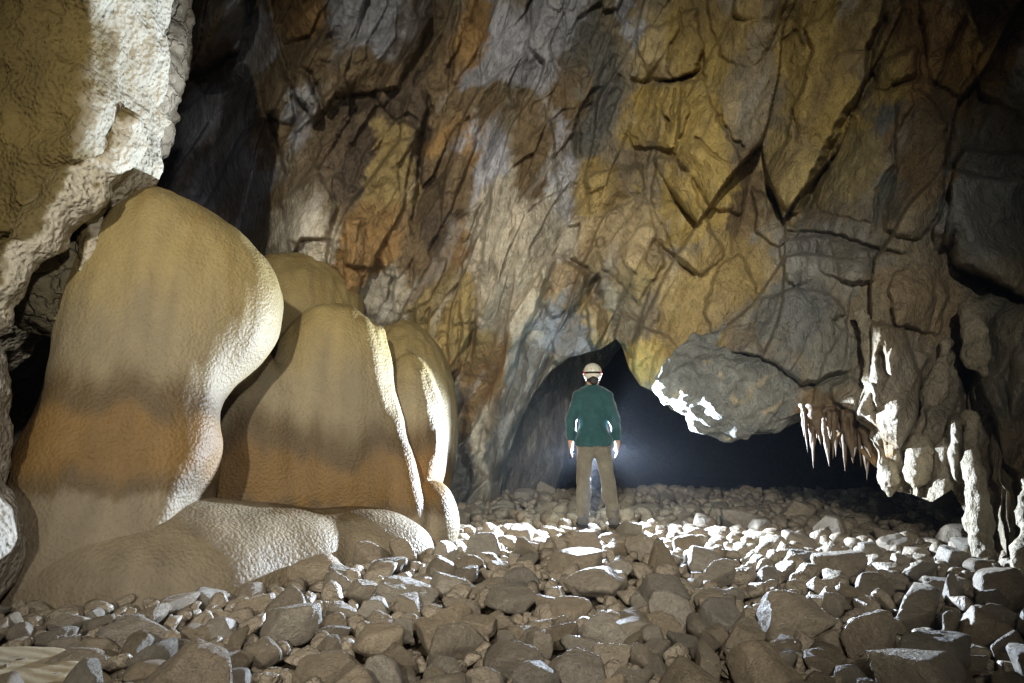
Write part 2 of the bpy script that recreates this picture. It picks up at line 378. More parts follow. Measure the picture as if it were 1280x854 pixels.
# raised slabs: polygon, height (m), edge width (px), roundness width (px)
SLABS = [
 ([(1004, 37), (1038, 13), (1065, -40), (1110, -40), (1102, 20), (1082, 57), (1085, 87), (1065, 124), (1038, 168), (1018, 215), (994, 269), (978, 259), (957, 225), (961, 208), (984, 175), (991, 134), (1001, 107), (1015, 60)], .22, 5, 26),
 ([(1102, 77), (1135, 60), (1149, 60), (1149, 87), (1105, 114), (1092, 111)], .16, 4, 14),
 ([(1085, 118), (1142, 101), (1139, 134), (1112, 188), (1119, 208), (1092, 279), (1021, 262), (1038, 202), (1058, 161)], .10, 4, 20),
 ([(1193, 202), (1206, 185), (1300, 196), (1300, 380), (1250, 352), (1188, 326), (1183, 300)], .34, 5, 34),
 ([(1166, 285), (1186, 250), (1190, 300), (1180, 318), (1168, 312)], .18, 4, 8),
 ([(1119, 344), (1139, 327), (1169, 337), (1186, 367), (1172, 421), (1119, 408), (1112, 364)], .26, 4, 20),
 ([(978, 300), (1018, 296), (1015, 347), (994, 361), (978, 330)], .20, 4, 12),
 ([(1018, 296), (1085, 312), (1092, 347), (1065, 354), (1025, 340)], .14, 4, 14),
 ([(937, 408), (951, 374), (991, 361), (1038, 367), (1058, 391), (1038, 401), (1065, 421), (1065, 461), (998, 482), (951, 445)], .14, 4, 22),
 ([(1038, 482), (1065, 471), (1092, 482), (1098, 535), (1065, 515), (1038, 498)], .20, 4, 14),
 ([(1077, 398), (1128, 412), (1150, 470), (1142, 560), (1150, 640), (1109, 640), (1103, 560), (1087, 470)], .30, 6, 26),
 ([(1176, 436), (1200, 450), (1205, 520), (1199, 600), (1178, 660), (1138, 630), (1146, 540)], .36, 7, 24),
 ([(1203, 388), (1240, 362), (1300, 384), (1300, 620), (1256, 580), (1223, 460)], .30, 5, 30),
 ([(1185, 522), (1204, 520), (1212, 570), (1222, 600), (1236, 720), (1216, 700), (1211, 620), (1190, 590)], .26, 5, 14),
 ([(1277, 630), (1310, 620), (1310, 820), (1262, 778), (1270, 700)], .30, 5, 16),
 ([(492, 151), (522, 158), (522, 242), (514, 290), (500, 335), (430, 330), (432, 250), (455, 190)], .15, 5, 20),
 ([(640, 190), (690, 150), (702, 280), (690, 330), (645, 450), (603, 520), (594, 600), (578, 560), (590, 440), (600, 330), (615, 230)], .22, 10, 40),
 ([(774, 394), (811, 411), (838, 424), (855, 448), (828, 500), (798, 490), (788, 440), (768, 426)], .26, 3, 16),
 ([(748, 340), (775, 350), (790, 370), (772, 395), (760, 385), (752, 362)], .16, 3, 10),
 ([(735, 375), (760, 388), (757, 420), (744, 438), (735, 425)], .24, 3, 12),
 ([(676, 330), (700, 318), (732, 345), (728, 380), (690, 398), (672, 372)], .16, 4, 16),
 ([(786, 104), (850, 98), (862, 140), (842, 190), (792, 185), (785, 150)], .14, 4, 18),
 ([(852, 104), (884, 100), (905, 160), (935, 215), (925, 270), (890, 260), (862, 220), (845, 190)], .17, 5, 20),
 ([(786, 98), (800, 40), (870, 10), (880, 60), (872, 86), (850, 96)], .15, 4, 18),
 ([(820, 200), (855, 196), (868, 240), (905, 320), (880, 345), (845, 318), (815, 250)], .20, 5, 20),
 ([(735, 220), (800, 205), (812, 260), (830, 330), (800, 380), (756, 335), (738, 280)], .22, 6, 34),
 ([(880, 0), (960, -40), (985, 0), (960, 60), (940, 90), (900, 70)], .13, 5, 22),
 ([(330, 0), (390, -30), (420, 60), (470, 40), (540, 20), (500, 110), (420, 120), (392, 160), (355, 90)], .26, 6, 26),
 ([(232, 0), (310, -20), (300, 60), (258, 85), (236, 92)], .55, 5, 18),
 ([(350, 250), (400, 215), (420, 260), (402, 360), (365, 330)], .16, 6, 20),
 ([(1150, 0), (1200, -40), (1230, 60), (1200, 120), (1165, 100)], .2, 5, 24),
 ([(1215, 60), (1300, -20), (1300, 150), (1262, 135), (1225, 120)], .22, 5, 26),
 ([(1120, 130), (1150, 110), (1185, 150), (1180, 260), (1150, 300), (1105, 290), (1118, 215)], .14, 5, 24),
 ([(940, 230), (980, 268), (1000, 292), (975, 310), (945, 290)], .14, 4, 14),
 ([(900, 330), (925, 320), (950, 370), (938, 405), (955, 450), (925, 462), (900, 440), (880, 390)], .17, 5, 18),
 ([(520, 380), (545, 340), (590, 350), (585, 440), (560, 520), (530, 500), (515, 440)], .12, 5, 20),
]
SUNK = [  # recessed hollows
 ([(196, 130), (262, 90), (300, 100), (345, 180), (365, 215), (330, 285), (300, 300), (230, 250), (190, 220)], .30, 14),
 ([(672, 380), (684, 350), (690, 365), (678, 405)], .35, 5), ([(736, 352), (750, 338), (752, 372), (738, 385)], .40, 5),
 ([(1204, 440), (1216, 452), (1220, 520), (1204, 520)], .45, 6), ([(974, 0), (954, 67), (951, 100), (931, 191), (908, 300), (930, 320), (955, 230), (985, 170), (1000, 100), (1010, 20)], .16, 14),
 ([(1096, 440), (1106, 425), (1112, 470), (1100, 490)], .25, 5), ([(1245, 480), (1262, 440), (1275, 470), (1262, 520)], .25, 8),
]
# cracks: polyline, depth (m), half width (px), step (left side of travel raised)
CRACKS = [
 ([(574, -20), (568, 50), (559, 110)], .12, 3, .06), ([(529, 111), (536, 134), (526, 188), (522, 242), (514, 285)], .16, 4, 0), ([(613, 215), (593, 285), (576, 330), (574, 420), (566, 470)], .13, 3.5, .05),
 ([(704, -20), (705, 80), (704, 165)], .05, 1.6, .03), ([(761, 77), (747, 111), (727, 151), (722, 200)], .08, 5, .06), ([(786, 102), (820, 102), (855, 96), (877, 89)], .14, 2.6, .02),
 ([(877, 60), (877, 91), (894, 134), (914, 175), (934, 191)], .13, 3, 0), ([(834, 106), (826, 130), (838, 168)], .09, 2.2, 0), ([(843, 108), (838, 165)], .07, 2, 0),
 ([(848, 10), (852, 40), (836, 62), (832, 88), (842, 96)], .08, 2.2, 0), ([(866, 165), (890, 195), (918, 208)], .06, 2, 0),
 ([(1112, 10), (1088, 62), (1087, 100), (1054, 158), (1033, 202), (1020, 235), (1001, 272)], .24, 6, -.08), ([(1023, 0), (1005, 36)], .12, 3, 0), ([(1053, 0), (1036, 30)], .10, 2.6, 0),
 ([(978, 52), (992, 40), (1003, 58)], .1, 2.5, 0), ([(990, 140), (993, 165), (996, 182)], .09, 2.5, 0), ([(1119, 205), (1098, 235), (1092, 280)], .10, 2.6, 0), ([(1149, 60), (1150, 92), (1142, 100), (1100, 118)], .10, 3, 0),
 ([(1085, 65), (1050, 64), (1040, 74)], .05, 2, 0), ([(1168, 112), (1186, 70), (1210, 20)], .14, 5, .05), ([(1190, 290), (1188, 330), (1215, 345), (1290, 375)], .16, 4, .12),
 ([(978, 290), (1020, 292), (1060, 300), (1090, 310), (1140, 322)], .10, 3, .05), ([(1015, 296), (1012, 345)], .09, 2.5, 0), ([(1035, 300), (1048, 345)], .07, 2.2, 0), ([(1000, 300), (1002, 350)], .07, 2, 0),
 ([(1167, 337), (1172, 372), (1160, 420)], .07, 4, -.03), ([(850, 468), (905, 440), (950, 450), (1000, 482), (1066, 466)], .15, 3.5, .06),
 ([(345, -10), (345, 40), (362, 85), (385, 90), (400, 130), (398, 160)], .2, 5, -.1), ([(325, 110), (330, 145), (348, 185), (352, 215)], .14, 4, .05), ([(365, 90), (368, 150), (362, 205)], .12, 4, .04),
 ([(480, 300), (490, 340), (484, 380)], .14, 4, 0), ([(514, 285), (518, 330), (512, 360)], .14, 4, 0), ([(640, 255), (642, 285), (634, 300)], .10, 2.6, 0), ([(560, 480), (590, 420), (594, 380)], .12, 4, 0),
 ([(628, 600), (640, 540), (665, 490), (690, 440)], .16, 6, .12), ([(816, 300), (850, 330), (870, 345)], .1, 4, .05), ([(700, 318), (722, 330), (742, 345)], .1, 4, 0),
]
WORN = np.clip(.75 + .75 * fbm(TH * 1.1, TZ * 1.1, 70., 2), .15, 1.6)     # edges fade where the rock has worn
for poly, hgt, ew, rw in SLABS:
    p = np.array(poly); m = (UG > p[:, 0].min() - 40) & (UG < p[:, 0].max() + 40) & (VG > p[:, 1].min() - 40) & (VG < p[:, 1].max() + 40)
    s = poly_sd(JU[m], JV[m], poly); ew = ew * .6
    H[m] += 1.75 * hgt * WORN[m] * (.62 * sstep(-ew * .6, ew * .6, s) + .38 * np.sqrt(np.clip(s / rw, 0, 1)))
for poly, dep, ew in SUNK:
    p = np.array(poly); m = (UG > p[:, 0].min() - 60) & (UG < p[:, 0].max() + 60) & (VG > p[:, 1].min() - 60) & (VG < p[:, 1].max() + 60)
    H[m] -= dep * sstep(-ew * .5, ew * 1.5, poly_sd(JU[m], JV[m], poly))
for pl, dep, hw, stp in CRACKS:
    p = np.array(pl); m = (UG > p[:, 0].min() - 60) & (UG < p[:, 0].max() + 60) & (VG > p[:, 1].min() - 60) & (VG < p[:, 1].max() + 60)
    d, s, t = line_d(JU[m], JV[m], pl)
    end = sstep(0, .08, t) * sstep(1, .92, t) * .85 + .15
    H[m] += end * (-1.9 * WORN[m] * dep * np.exp(-(d / (hw * .7)) ** 2) + stp * np.tanh(s * d / 3.0) * np.exp(-(d / 26) ** 2))
Hb = np.pad(H, 1, mode='edge'); Hb = (Hb[:-2] + 2 * Hb[1:-1] + Hb[2:]) / 4; H = (Hb[:, :-2] + 2 * Hb[:, 1:-1] + Hb[:, 2:]) / 4
D = D0 - H
WV = CAM + ray(UG, VG) * D[..., None]
# underside: the rock curls back and up behind its lower edge
lip = [WV]
E0 = WV[-1]
hang = sstep(612, 630, U1)
for i in range(1, NL):
    s = i / (NL - 1)
    L = 2.4 * s * (.4 + .6 * hang) + .02
    nz = .10 * fbm(E0[:, 0] * 2, E0[:, 1] * 2 + L * 3, i * .2, 3) * min(1, i / 5)
    row = E0.copy()
    back = E0.copy(); back[:, 2] = 0; back /= np.linalg.norm(back, axis=1, keepdims=True)
    # left of the opening go straight back; on the right the underside rises
    rise = np.interp(U1, [620, 690, 770, 830, 1000, 1100, 1300], [0, .3, .5, .75, .9, 1.0, 1.0])
    row += back * (L * (1.0 - .25 * rise))[:, None]
    row[:, 2] += (L * rise * .9 - .05 * math.sin(min(1, s * 6) * math.pi)) * hang + nz * .6
    row[:, 0] += nz
    lip.append(row[None])
WV = np.concatenate(lip, 0); NR = WV.shape[0]

# ---- rock colour: stained patches with ragged borders
OCH = (.33, .24, .095); YEL = (.41, .295, .095); BRN = (.17, .118, .06); DKB = (.085, .06, .038); GRY = (.25, .24, .215); LIL = (.39, .385, .405); CRM = (.50, .44, .335); BLG = (.155, .155, .14); ORG = (.31, .185, .07); DGR = (.14, .135, .115)
ZONES = [
 (250, 60, 60, 60, BRN), (300, 60, 26, 60, LIL), (260, 200, 70, 80, (.30, .30, .34)), (340, 150, 20, 50, BRN), (382, 150, 14, 45, LIL), (390, 60, 50, 60, BRN), (370, 10, 30, 40, ORG),
 (470, 28, 45, 28, LIL), (420, 30, 22, 60, LIL), (450, 90, 60, 30, BRN), (520, 60, 30, 60, DKB), (500, 130, 60, 30, DKB), (430, 190, 30, 50, DKB), (485, 215, 32, 62, OCH), (470, 290, 44, 40, ORG), (375, 285, 30, 26, CRM), (395, 320, 26, 30, CRM), (350, 265, 20, 20, BRN),
 (440, 330, 40, 26, ORG), (490, 360, 26, 30, CRM), (520, 330, 22, 40, BRN), (545, 250, 20, 70, DKB), (560, 100, 40, 60, BRN), (590, 40, 24, 60, ORG), (645, 40, 36, 46, LIL), (700, 20, 22, 60, LIL), (650, 90, 50, 28, (.30, .29, .30)), (730, 50, 16, 70, DGR), (783, 20, 10, 30, LIL),
 (590, 130, 34, 30, BRN), (570, 170, 30, 30, ORG), (600, 200, 26, 34, LIL), (560, 210, 24, 30, BRN), (660, 200, 22, 60, BRN), (700, 200, 14, 60, LIL), (740, 130, 26, 60, DGR), (720, 120, 20, 40, BRN), (600, 270, 24, 60, CRM), (640, 260, 14, 60, CRM), (570, 300, 22, 40, ORG),
 (680, 290, 40, 40, CRM), (640, 380, 36, 60, CRM), (560, 400, 40, 60, OCH), (590, 470, 36, 50, ORG), (540, 480, 26, 40, BRN), (610, 540, 16, 50, CRM), (560, 590, 30, 40, DGR), (660, 450, 40, 40, GRY), (690, 420, 36, 30, (.24, .25, .27)), (640, 560, 30, 60, DGR), (690, 550, 40, 60, DGR),
 (760, 240, 30, 30, OCH), (770, 300, 44, 44, (.44, .34, .19)), (700, 355, 24, 24, (.40, .30, .18)), (746, 405, 16, 30, (.36, .27, .14)), (760, 370, 14, 14, CRM), (720, 480, 30, 30, DGR),
 (820, 60, 34, 44, (.42, .33, .17)), (820, 145, 34, 40, YEL), (870, 40, 40, 50, YEL), (875, 160, 34, 60, YEL), (850, 250, 30, 50, YEL), (900, 230, 24, 40, YEL), (910, 130, 20, 40, (.33, .26, .15)), (960, 100, 16, 70, (.30, .24, .15)), (930, 20, 30, 40, OCH),
 (920, 330, 40, 60, OCH), (860, 380, 40, 40, OCH), (830, 350, 30, 30, (.42, .32, .15)), (815, 450, 30, 30, YEL), (940, 260, 16, 60, BRN), (1020, 60, 40, 60, YEL), (1040, 130, 36, 60, YEL), (990, 220, 30, 40, (.38, .29, .12)), (1065, 200, 40, 50, (.34, .27, .13)), (1125, 85, 30, 30, YEL),
 (1090, 20, 30, 40, OCH), (1160, 60, 40, 60, ORG), (1140, 200, 40, 60, BRN), (1220, 80, 44, 70, (.26, .16, .05)), (1260, 30, 40, 60, (.20, .115, .04)), (1180, 170, 30, 50, BRN), (1230, 260, 60, 60, BLG), (1100, 250, 30, 30, DGR), (1110, 135, 14, 20, BLG),
 (1000, 320, 50, 30, GRY), (1060, 330, 50, 30, (.22, .20, .16)), (980, 400, 50, 50, BLG), (1040, 430, 40, 40, (.20, .19, .15)), (1150, 375, 40, 40, (.27, .20, .12)), (1100, 390, 30, 40, (.24, .19, .12)), (1120, 500, 40, 70, (.25, .21, .155)), (1180, 540, 30, 70, (.27, .23, .17)), (1240, 440, 50, 70, (.20, .18, .14)), (1250, 600, 50, 80, (.20, .15, .09)),
 (1060, 560, 50, 30, (.26, .16, .07)), (900, 480, 60, 30, BLG), (960, 510, 60, 30, BLG), (870, 440, 30, 30, OCH), (1030, 500, 30, 20, BRN),
 (-100, 100, 150, 200, GRY), (100, 400, 120, 200, DGR), (600, -150, 300, 90, GRY), (1000, -120, 200, 80, OCH),
]
cu = UG + 26 * fbm(wb * 1.2, wa * .7, 30., 5, .6) + 7 * fbm(TH * 9, TZ * 9, 31., 2); cv = VG + 30 * fbm(wb * 1.2, wa * .7, 40., 5, .6) + 7 * fbm(TH * 9, TZ * 9, 41., 2)
acc = np.zeros(UG.shape + (3,), f32); ws = np.zeros(UG.shape, f32)
for (zu, zv, ru, rv, c) in ZONES:
    m = (np.abs(cu - zu) < ru * 3.4) & (np.abs(cv - zv) < rv * 3.4)
    q = ((cu[m] - zu) / ru) ** 2 + ((cv[m] - zv) / rv) ** 2
    wgt = np.exp(-4.0 * q); acc[m] += wgt[:, None] * np.array(c, f32); ws[m] += wgt
bgc = np.array((.22, .18, .12), f32)
TINT = (acc + .003 * bgc) / (ws + .003)[..., None]
TINT *= (1 + .45 * (rd[..., 0] - .5) * (.4 + .6 * mid))[..., None] * (1 + .30 * (rc[..., 2] * (1 - right) + rcR[..., 2] * right - .5))[..., None]
st = sstep(.15, .75, fbm(wb * 1.6, wa * .45, 50., 4))[..., None]          # iron staining running down the dip
TINT = TINT * (1 - .6 * st) + np.array(BRN, f32) * .6 * st
ca = sstep(.35, .8, fbm(wb * 2.4, wa * .6, 60., 4))[..., None] * (1 - low[..., None] * .8)   # calcite veils
TINT = TINT * (1 - .4 * ca) + np.array((.46, .44, .41), f32) * .4 * ca
TINT = np.concatenate([TINT] + [TINT[-1:]] * (NL - 1), 0)
wall = mesh_obj('cave_wall', WV.reshape(-1, 3), grid_faces(NR, NU, True), M['wall'], col=TINT.reshape(-1, 3))
tag(wall, kind='structure')
def wall_depth(u, v):
    i = int(np.argmin(np.abs(U1 - u))); j = int(np.argmin(np.abs(VG[:, i] - v))); return float(D[j, i])

# left side of the passage, behind the opening
tv = np.linspace(330, 690, 150); tw = np.linspace(0, 1, 110)
TV, TW = np.meshgrid(tv, tw, indexing='ij')
uR = np.interp(TV, [330, 430, 447, 470, 515, 570, 612, 640, 690], [790, 772, 758, 740, 724, 708, 694, 690, 690])
TU = 560 + (uR - 560) * TW
TD = 10.75 + 2.2 * TW ** 1.5
b0 = CAM + ray(TU, TV) * TD[..., None]
TD = TD - .28 * fbm(b0[..., 0] * 1.3, b0[..., 2] * .5, 3., 4) * (1 - TW ** 4) - .06 * ridged(b0[..., 0] * 4, b0[..., 2] * 1.6, 1., 3)
b0 = CAM + ray(TU, TV) * TD[..., None]
back = [b0]
for i in range(1, 10):
    e_ = b0[:, -1].copy(); e_[:, 1] += 4.5 * (i / 9) ** 1.5 + .05; e_[:, 0] += .25 * math.sin(min(1, i / 4) * 1.57) - .9 * (i / 9) ** 2 + .1 * fbm(e_[:, 1] * 2, e_[:, 2] * 2, i * .4, 2)
    back.append(e_[:, None])
SWV = np.concatenate(back, 1)
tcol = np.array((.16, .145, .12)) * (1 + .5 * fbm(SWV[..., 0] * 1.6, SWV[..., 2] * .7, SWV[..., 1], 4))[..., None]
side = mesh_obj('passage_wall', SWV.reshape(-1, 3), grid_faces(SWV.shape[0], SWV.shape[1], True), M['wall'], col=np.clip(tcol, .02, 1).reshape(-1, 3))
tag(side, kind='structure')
# the chamber beyond the opening
an = np.linspace(math.radians(-35), math.radians(150), 90); hh = np.linspace(0, 1, 40)
AN, HH = np.meshgrid(an, hh)
R = 11.0 * np.cos(HH * 1.35) ** .6 + 1.1 * fbm(AN * 3, HH * 4, 2., 4)
CX = 5.0 + R * np.cos(AN) * 1.0; CY = 11.5 + R * np.sin(AN) * 1.1; CZ = -3.5 + 9.0 * np.sin(HH * 1.5)
m_ = CY > 0
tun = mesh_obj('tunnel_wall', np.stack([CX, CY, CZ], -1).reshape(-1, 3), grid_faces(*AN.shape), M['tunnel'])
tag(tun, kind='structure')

# ---- hanging boulder and stalactites: pieces of the wall
def px(n, d): return n * d / FPX
def rock_lump(name, fn, lo, hi, h, mat, parent=None, tint=None, amp=((2.2, .06), (7, .02)), seed=0.0):
    def g(X, Y, Z):
        s = fn(X, Y, Z)
        for f, a in amp: s = s + a * fbm(X * f + seed, Y * f, Z * f, 2)
        return s
    v, q = sdf_mesh(g, lo, hi, h)
    col = None
    if tint is not None: col = tint(v)
    return mesh_obj(name, v, q, mat, parent, col=col)
def facets(X, Y, Z, c, n, r, seed, k=.05):
    """rounded angular block: smooth intersection of random planes"""
    rs = np.random.RandomState(seed); s = None
    for i in range(n):
        d = rs.normal(size=3); d /= np.linalg.norm(d)
        o = np.array(c) + d * np.array(r) * (.72 + .35 * rs.rand())
        p = plane(X, Y, Z, o, d / np.array(r))
        s = p if s is None else smax(s, p, k)
    return s
c = P(922, 478, 8.1)
def fnb(X, Y, Z):
    a = ell(X, Y, Z, c, (.92, .50, .66))
    a = smax(a, facets(X, Y, Z, c, 11, (.95, .50, .64), 4, .02), .03)
    b = ell(X, Y, Z, P(862, 482, 8.02), (.34, .28, .28))
    return smin(a, b, .05)
def tint_h(v):
    n = fbm(v[:, 0] * 2, v[:, 1] * 2, v[:, 2] * 2, 4); ve = ridged(v[:, 0] * 1.7, v[:, 1] * 1.7, v[:, 2] * 1.7, 2)
    t = np.array((.20, .20, .175)) * (1 + .35 * n)[:, None]
    k = sstep(1.15, 1.42, ve)[:, None]
    return t * (1 - k) + np.array((.34, .29, .19)) * k
hb = rock_lump('hanging_boulder', fnb, c - (1.15, .9, .75), c + (1.15, .9, .75), .02, M['wall'], wall, tint_h, ((2.6, .10), (8, .035)))
hb['label'] = 'grey veined limestone boulder wedged under the overhang'
M['drip'] = rock_mat('drip_stone', base=(.10, .062, .028), rough=.5, spec=.5, bump=((25, .6, .01), (90, .6, .004)), var=.35)
rng = random.Random(4)
def stalactite(u, v0, v1, d, r, parent, mat):
    a = P(u, v0, d); L = px(v1 - v0, d); n, m = 16, 9
    vs = []
    bend = rng.uniform(-.04, .04); bend2 = rng.uniform(-.04, .04)
    for i in range(n):
        t = i / (n - 1)
        rad = r * ((1 - t) ** .8 * .9 + .1 * (1 - t)) * (1 + .22 * math.sin(t * 21 + u) * (1 - t)) + .003 * (1 - t)
        for j in range(m):
            an = j * 2 * math.pi / m
            k = 1 + .25 * math.sin(an * 2 + u + t * 3) + .12 * math.sin(an * 3 + t * 9)
            vs.append((a[0] + bend * t * t + rad * k * math.cos(an), a[1] + bend2 * t * t + rad * k * math.sin(an), a[2] - L * t))
    q = [(i * m + j, i * m + (j + 1) % m, (i + 1) * m + (j + 1) % m, (i + 1) * m + j) for i in range(n - 1) for j in range(m)]
    return mesh_obj('stalactite', vs, np.array(q)[:, ::-1], mat, parent)
for (u, v0, v1, r) in [(1006, 505, 546, .05), (1014, 512, 560, .05), (1022, 515, 556, .06), (1031, 512, 582, .05), (1040, 515, 574, .045), (1047, 515, 560, .06), (1054, 520, 588, .05), (1062, 520, 579, .06), (1069, 522, 570, .07), (1077, 520, 590, .06),
                       (1084, 520, 600, .055), (1091, 525, 584, .05), (1098, 525, 589, .045), (1036, 508, 552, .09), (1058, 512, 560, .10), (1080, 515, 572, .10), (1018, 505, 545, .09), (1072, 525, 584, .03), (1044, 520, 571, .03)]:
    stalactite(u, v0, v1, 7.25 + rng.uniform(-.12, .12), r, wall, M['drip'])
for k_ in range(15):
    u = rng.uniform(1000, 1106); stalactite(u, 512 + rng.uniform(0, 14), 545 + rng.uniform(0, 1) ** 2 * 46, 7.3 + rng.uniform(-.2, .2), rng.uniform(.015, .05), wall, M['drip'])
def column(pts, seed):
    def f(X, Y, Z):
        o = None
        for (u0, v0, d0, r0), (u1, v1, d1, r1) in zip(pts[:-1], pts[1:]):
            k = cone(X, Y, Z, P(u0, v0, d0), P(u1, v1, d1), r0, r1); o = k if o is None else smin(o, k, .08)
        return o + .03 * perlin(X * 6 + seed, Y * 6, Z * 1.5) + .035 * perlin(X * 3, Y * 3, Z * 3 + seed)
    q_ = np.array([P(p_[0], p_[1], p_[2]) for p_ in pts])
    o = rock_lump('rock_column', f, q_.min(0) - .4, q_.max(0) + .4, .018, M['wall'], wall, lambda v: np.array((.30, .255, .18)) * (1 + .3 * fbm(v[:, 0] * 3, v[:, 1] * 3, v[:, 2] * 1.5, 3))[:, None], ((9, .02), (20, .012)), seed)
    o['label'] = 'slanting pale column hanging from the right wall'
column([(1078, 395, 7.05, .07), (1090, 470, 6.97, .08), (1105, 545, 6.95, .085), (1112, 600, 6.95, .085), (1113, 618, 6.98, .04)], 1.0)
column([(1182, 430, 6.75, .06), (1170, 490, 6.68, .09), (1153, 560, 6.65, .095), (1146, 592, 6.65, .09), (1146, 610, 6.68, .04)], 4.0)
column([(1212, 385, 6.5, .10), (1218, 440, 6.4, .10), (1232, 470, 6.4, .05)], 7.0)
column([(1212, 520, 6.1, .05), (1216, 590, 5.98, .07), (1226, 660, 5.95, .08), (1238, 725, 5.85, .09)], 9.0)
column([(1288, 600, 5.3, .06), (1282, 690, 5.1, .07), (1276, 780, 4.9, .09)], 12.0)

# ================================================================= FLOWSTONE
FP = {}
def flow_sdf(X, Y, Z):
    def E(u, v, d, r): return ell(X, Y, Z, P(u, v, d), r)
    def K(a, ra, b, rb): return cone(X, Y, Z, P(*a), P(*b), ra, rb)
    wx = .05 * perlin(X * 1.2, Y * 1.2, Z * .8); X = X + wx; Y = Y + .05 * perlin(X * 1.1 + 9, Y * 1.1, Z * .8)
    A = smin(K((150, 208, 5.75), .12, (192, 320, 5.75), .50), K((192, 320, 5.75), .50, (155, 600, 5.4), .70), .2)
    A = smin(A, K((155, 600, 5.4), .70, (128, 720, 5.3), .88), .15)
    A = smin(A, E(225, 385, 5.95, (.84, .75, .86)), .3)
    A = smin(A, E(272, 385, 5.95, (.46, .42, .50)), .2)
    A = smax(A, plane(X, Y, Z, P(165, 560, 4.93), (.27, -.95, .20)), .30)
    A = smax(A, plane(X, Y, Z, P(262, 600, 5.5), (.97, .0, -.21)), .07)
    B = E(412, 545, 7.15, (.74, .72, 1.40))
    B = smin(B, K((462, 470, 7.15), .30, (488, 640, 7.0), .33), .14)
    B = smin(B, E(300, 565, 6.12, (.74, .72, 1.28)), .16)
    B = smax(B, plane(X, Y, Z, P(410, 560, 6.60), (.22, -.97, .10)), .25)
    B = smax(B, plane(X, Y, Z, P(500, 530, 7.2), (.96, -.05, .25)), .08)
    C = E(502, 545, 8.3, (.68, .8, 1.40))
    C = smin(C, E(512, 560, 7.7, (.42, .4, 1.05)), .06)
    C = smin(C, E(365, 395, 9.2, (1.0, .8, .85)), .2)
    s = smin(A, smin(B, C, .05), .30)
    s = smin(s, K((470, 420, 7.25), .03, (508, 650, 6.8), .18), .22)
    s = smin(s, E(538, 655, 7.2, (.29, .4, .44)), .05)
    return finish_flow(X, Y, Z, s)
def finish_flow(X, Y, Z, s):
    # faint vertical flutes and shallow shelves
    fl = perlin(X * 4.5, Y * 4.5, Z * .5) + (.4 + .9 * sstep(6.6, 7.4, Y)) * perlin(X * 11, Y * 11, Z * .9)
    return s + .020 * fl * sstep(.35, .9, Z) + .010 * perlin(X * 3, Y * 3, Z * 5)
def toe_sdf(X, Y, Z):
    def E(u, v, d, r): return ell(X, Y, Z, P(u, v, d), r)
    X = X + .05 * perlin(X * 1.2, Y * 1.2, Z * .8); Y = Y + .05 * perlin(X * 1.1 + 9, Y * 1.1, Z * .8)
    toe = smin(E(435, 694, 6.45, (.80, .55, .44)), E(320, 706, 6.0, (.85, .7, .51)), .14)
    toe = smin(toe, E(170, 745, 5.5, (1.22, .95, .80)), .22)
    return finish_flow(X, Y, Z, toe)
lo = np.array([-4.9, 3.9, -.35]); hi = np.array([-.1, 9.6, 4.0])
cream = np.array((.225, .168, .068)); tan = np.array((.195, .155, .09)); umber = np.array((.085, .056, .025)); orange = np.array((.145, .083, .026)); mudc = np.array((.175, .138, .088))
def mixc(a, b, t): return a * (1 - t[:, None]) + b * t[:, None]
def flow_tint(v):
    zb = v[:, 2] + .2 * (v[:, 1] - 5.15) + .13 * fbm(v[:, 0] * .9, v[:, 1] * .9, v[:, 2] * .8, 3) + .11 * fbm(v[:, 0] * 5, v[:, 1] * 5, v[:, 2] * .4, 4)
    n3 = fbm(v[:, 0] * 2.5, v[:, 1] * 2.5, v[:, 2] * 1.0, 4)
    cc = np.broadcast_to(mudc, v.shape).copy()
    cc = mixc(cc, umber * 1.1, sstep(.60, .69, zb))
    cc = mixc(cc, orange, sstep(.70, .85, zb))
    cc = mixc(cc, umber, sstep(1.16, 1.34, zb + .04 * n3))
    cc = mixc(cc, tan, sstep(1.38, 1.72, zb))
    cc = mixc(cc, cream, sstep(1.75, 2.6, zb + .15 * n3))
    cc = mixc(cc, np.array((.20, .132, .045)), .7 * sstep(.15, .8, fbm(v[:, 0] * 3.5, v[:, 1] * 3.5, v[:, 2] * .35, 3)) * sstep(1.5, 2.2, zb))
    stk = fbm(v[:, 0] * 7, v[:, 1] * 7, v[:, 2] * .5, 3)
    cc = cc * (1 + .10 * n3 + .16 * stk)[:, None]
    return cc
flow = empty('flowstone_formation', (-2.4, 6.2, 0))
tag(flow, 'smooth banded cream and orange flowstone mound with bulging lobes', 'flowstone')
v, q = sdf_mesh(flow_sdf, lo, hi, .034)
mesh_obj('drapery', v - np.array(flow.location), q, M['flow'], flow, col=flow_tint(v))
hi2 = np.array([-.6, 7.6, 1.2])
v, q = sdf_mesh(toe_sdf, lo, hi2, .028)
toe_o = mesh_obj('rounded_toe', v - np.array(flow.location), q, M['flow'], flow, col=flow_tint(v)); toe_o['label'] = 'swollen mud brown foot of the flowstone'

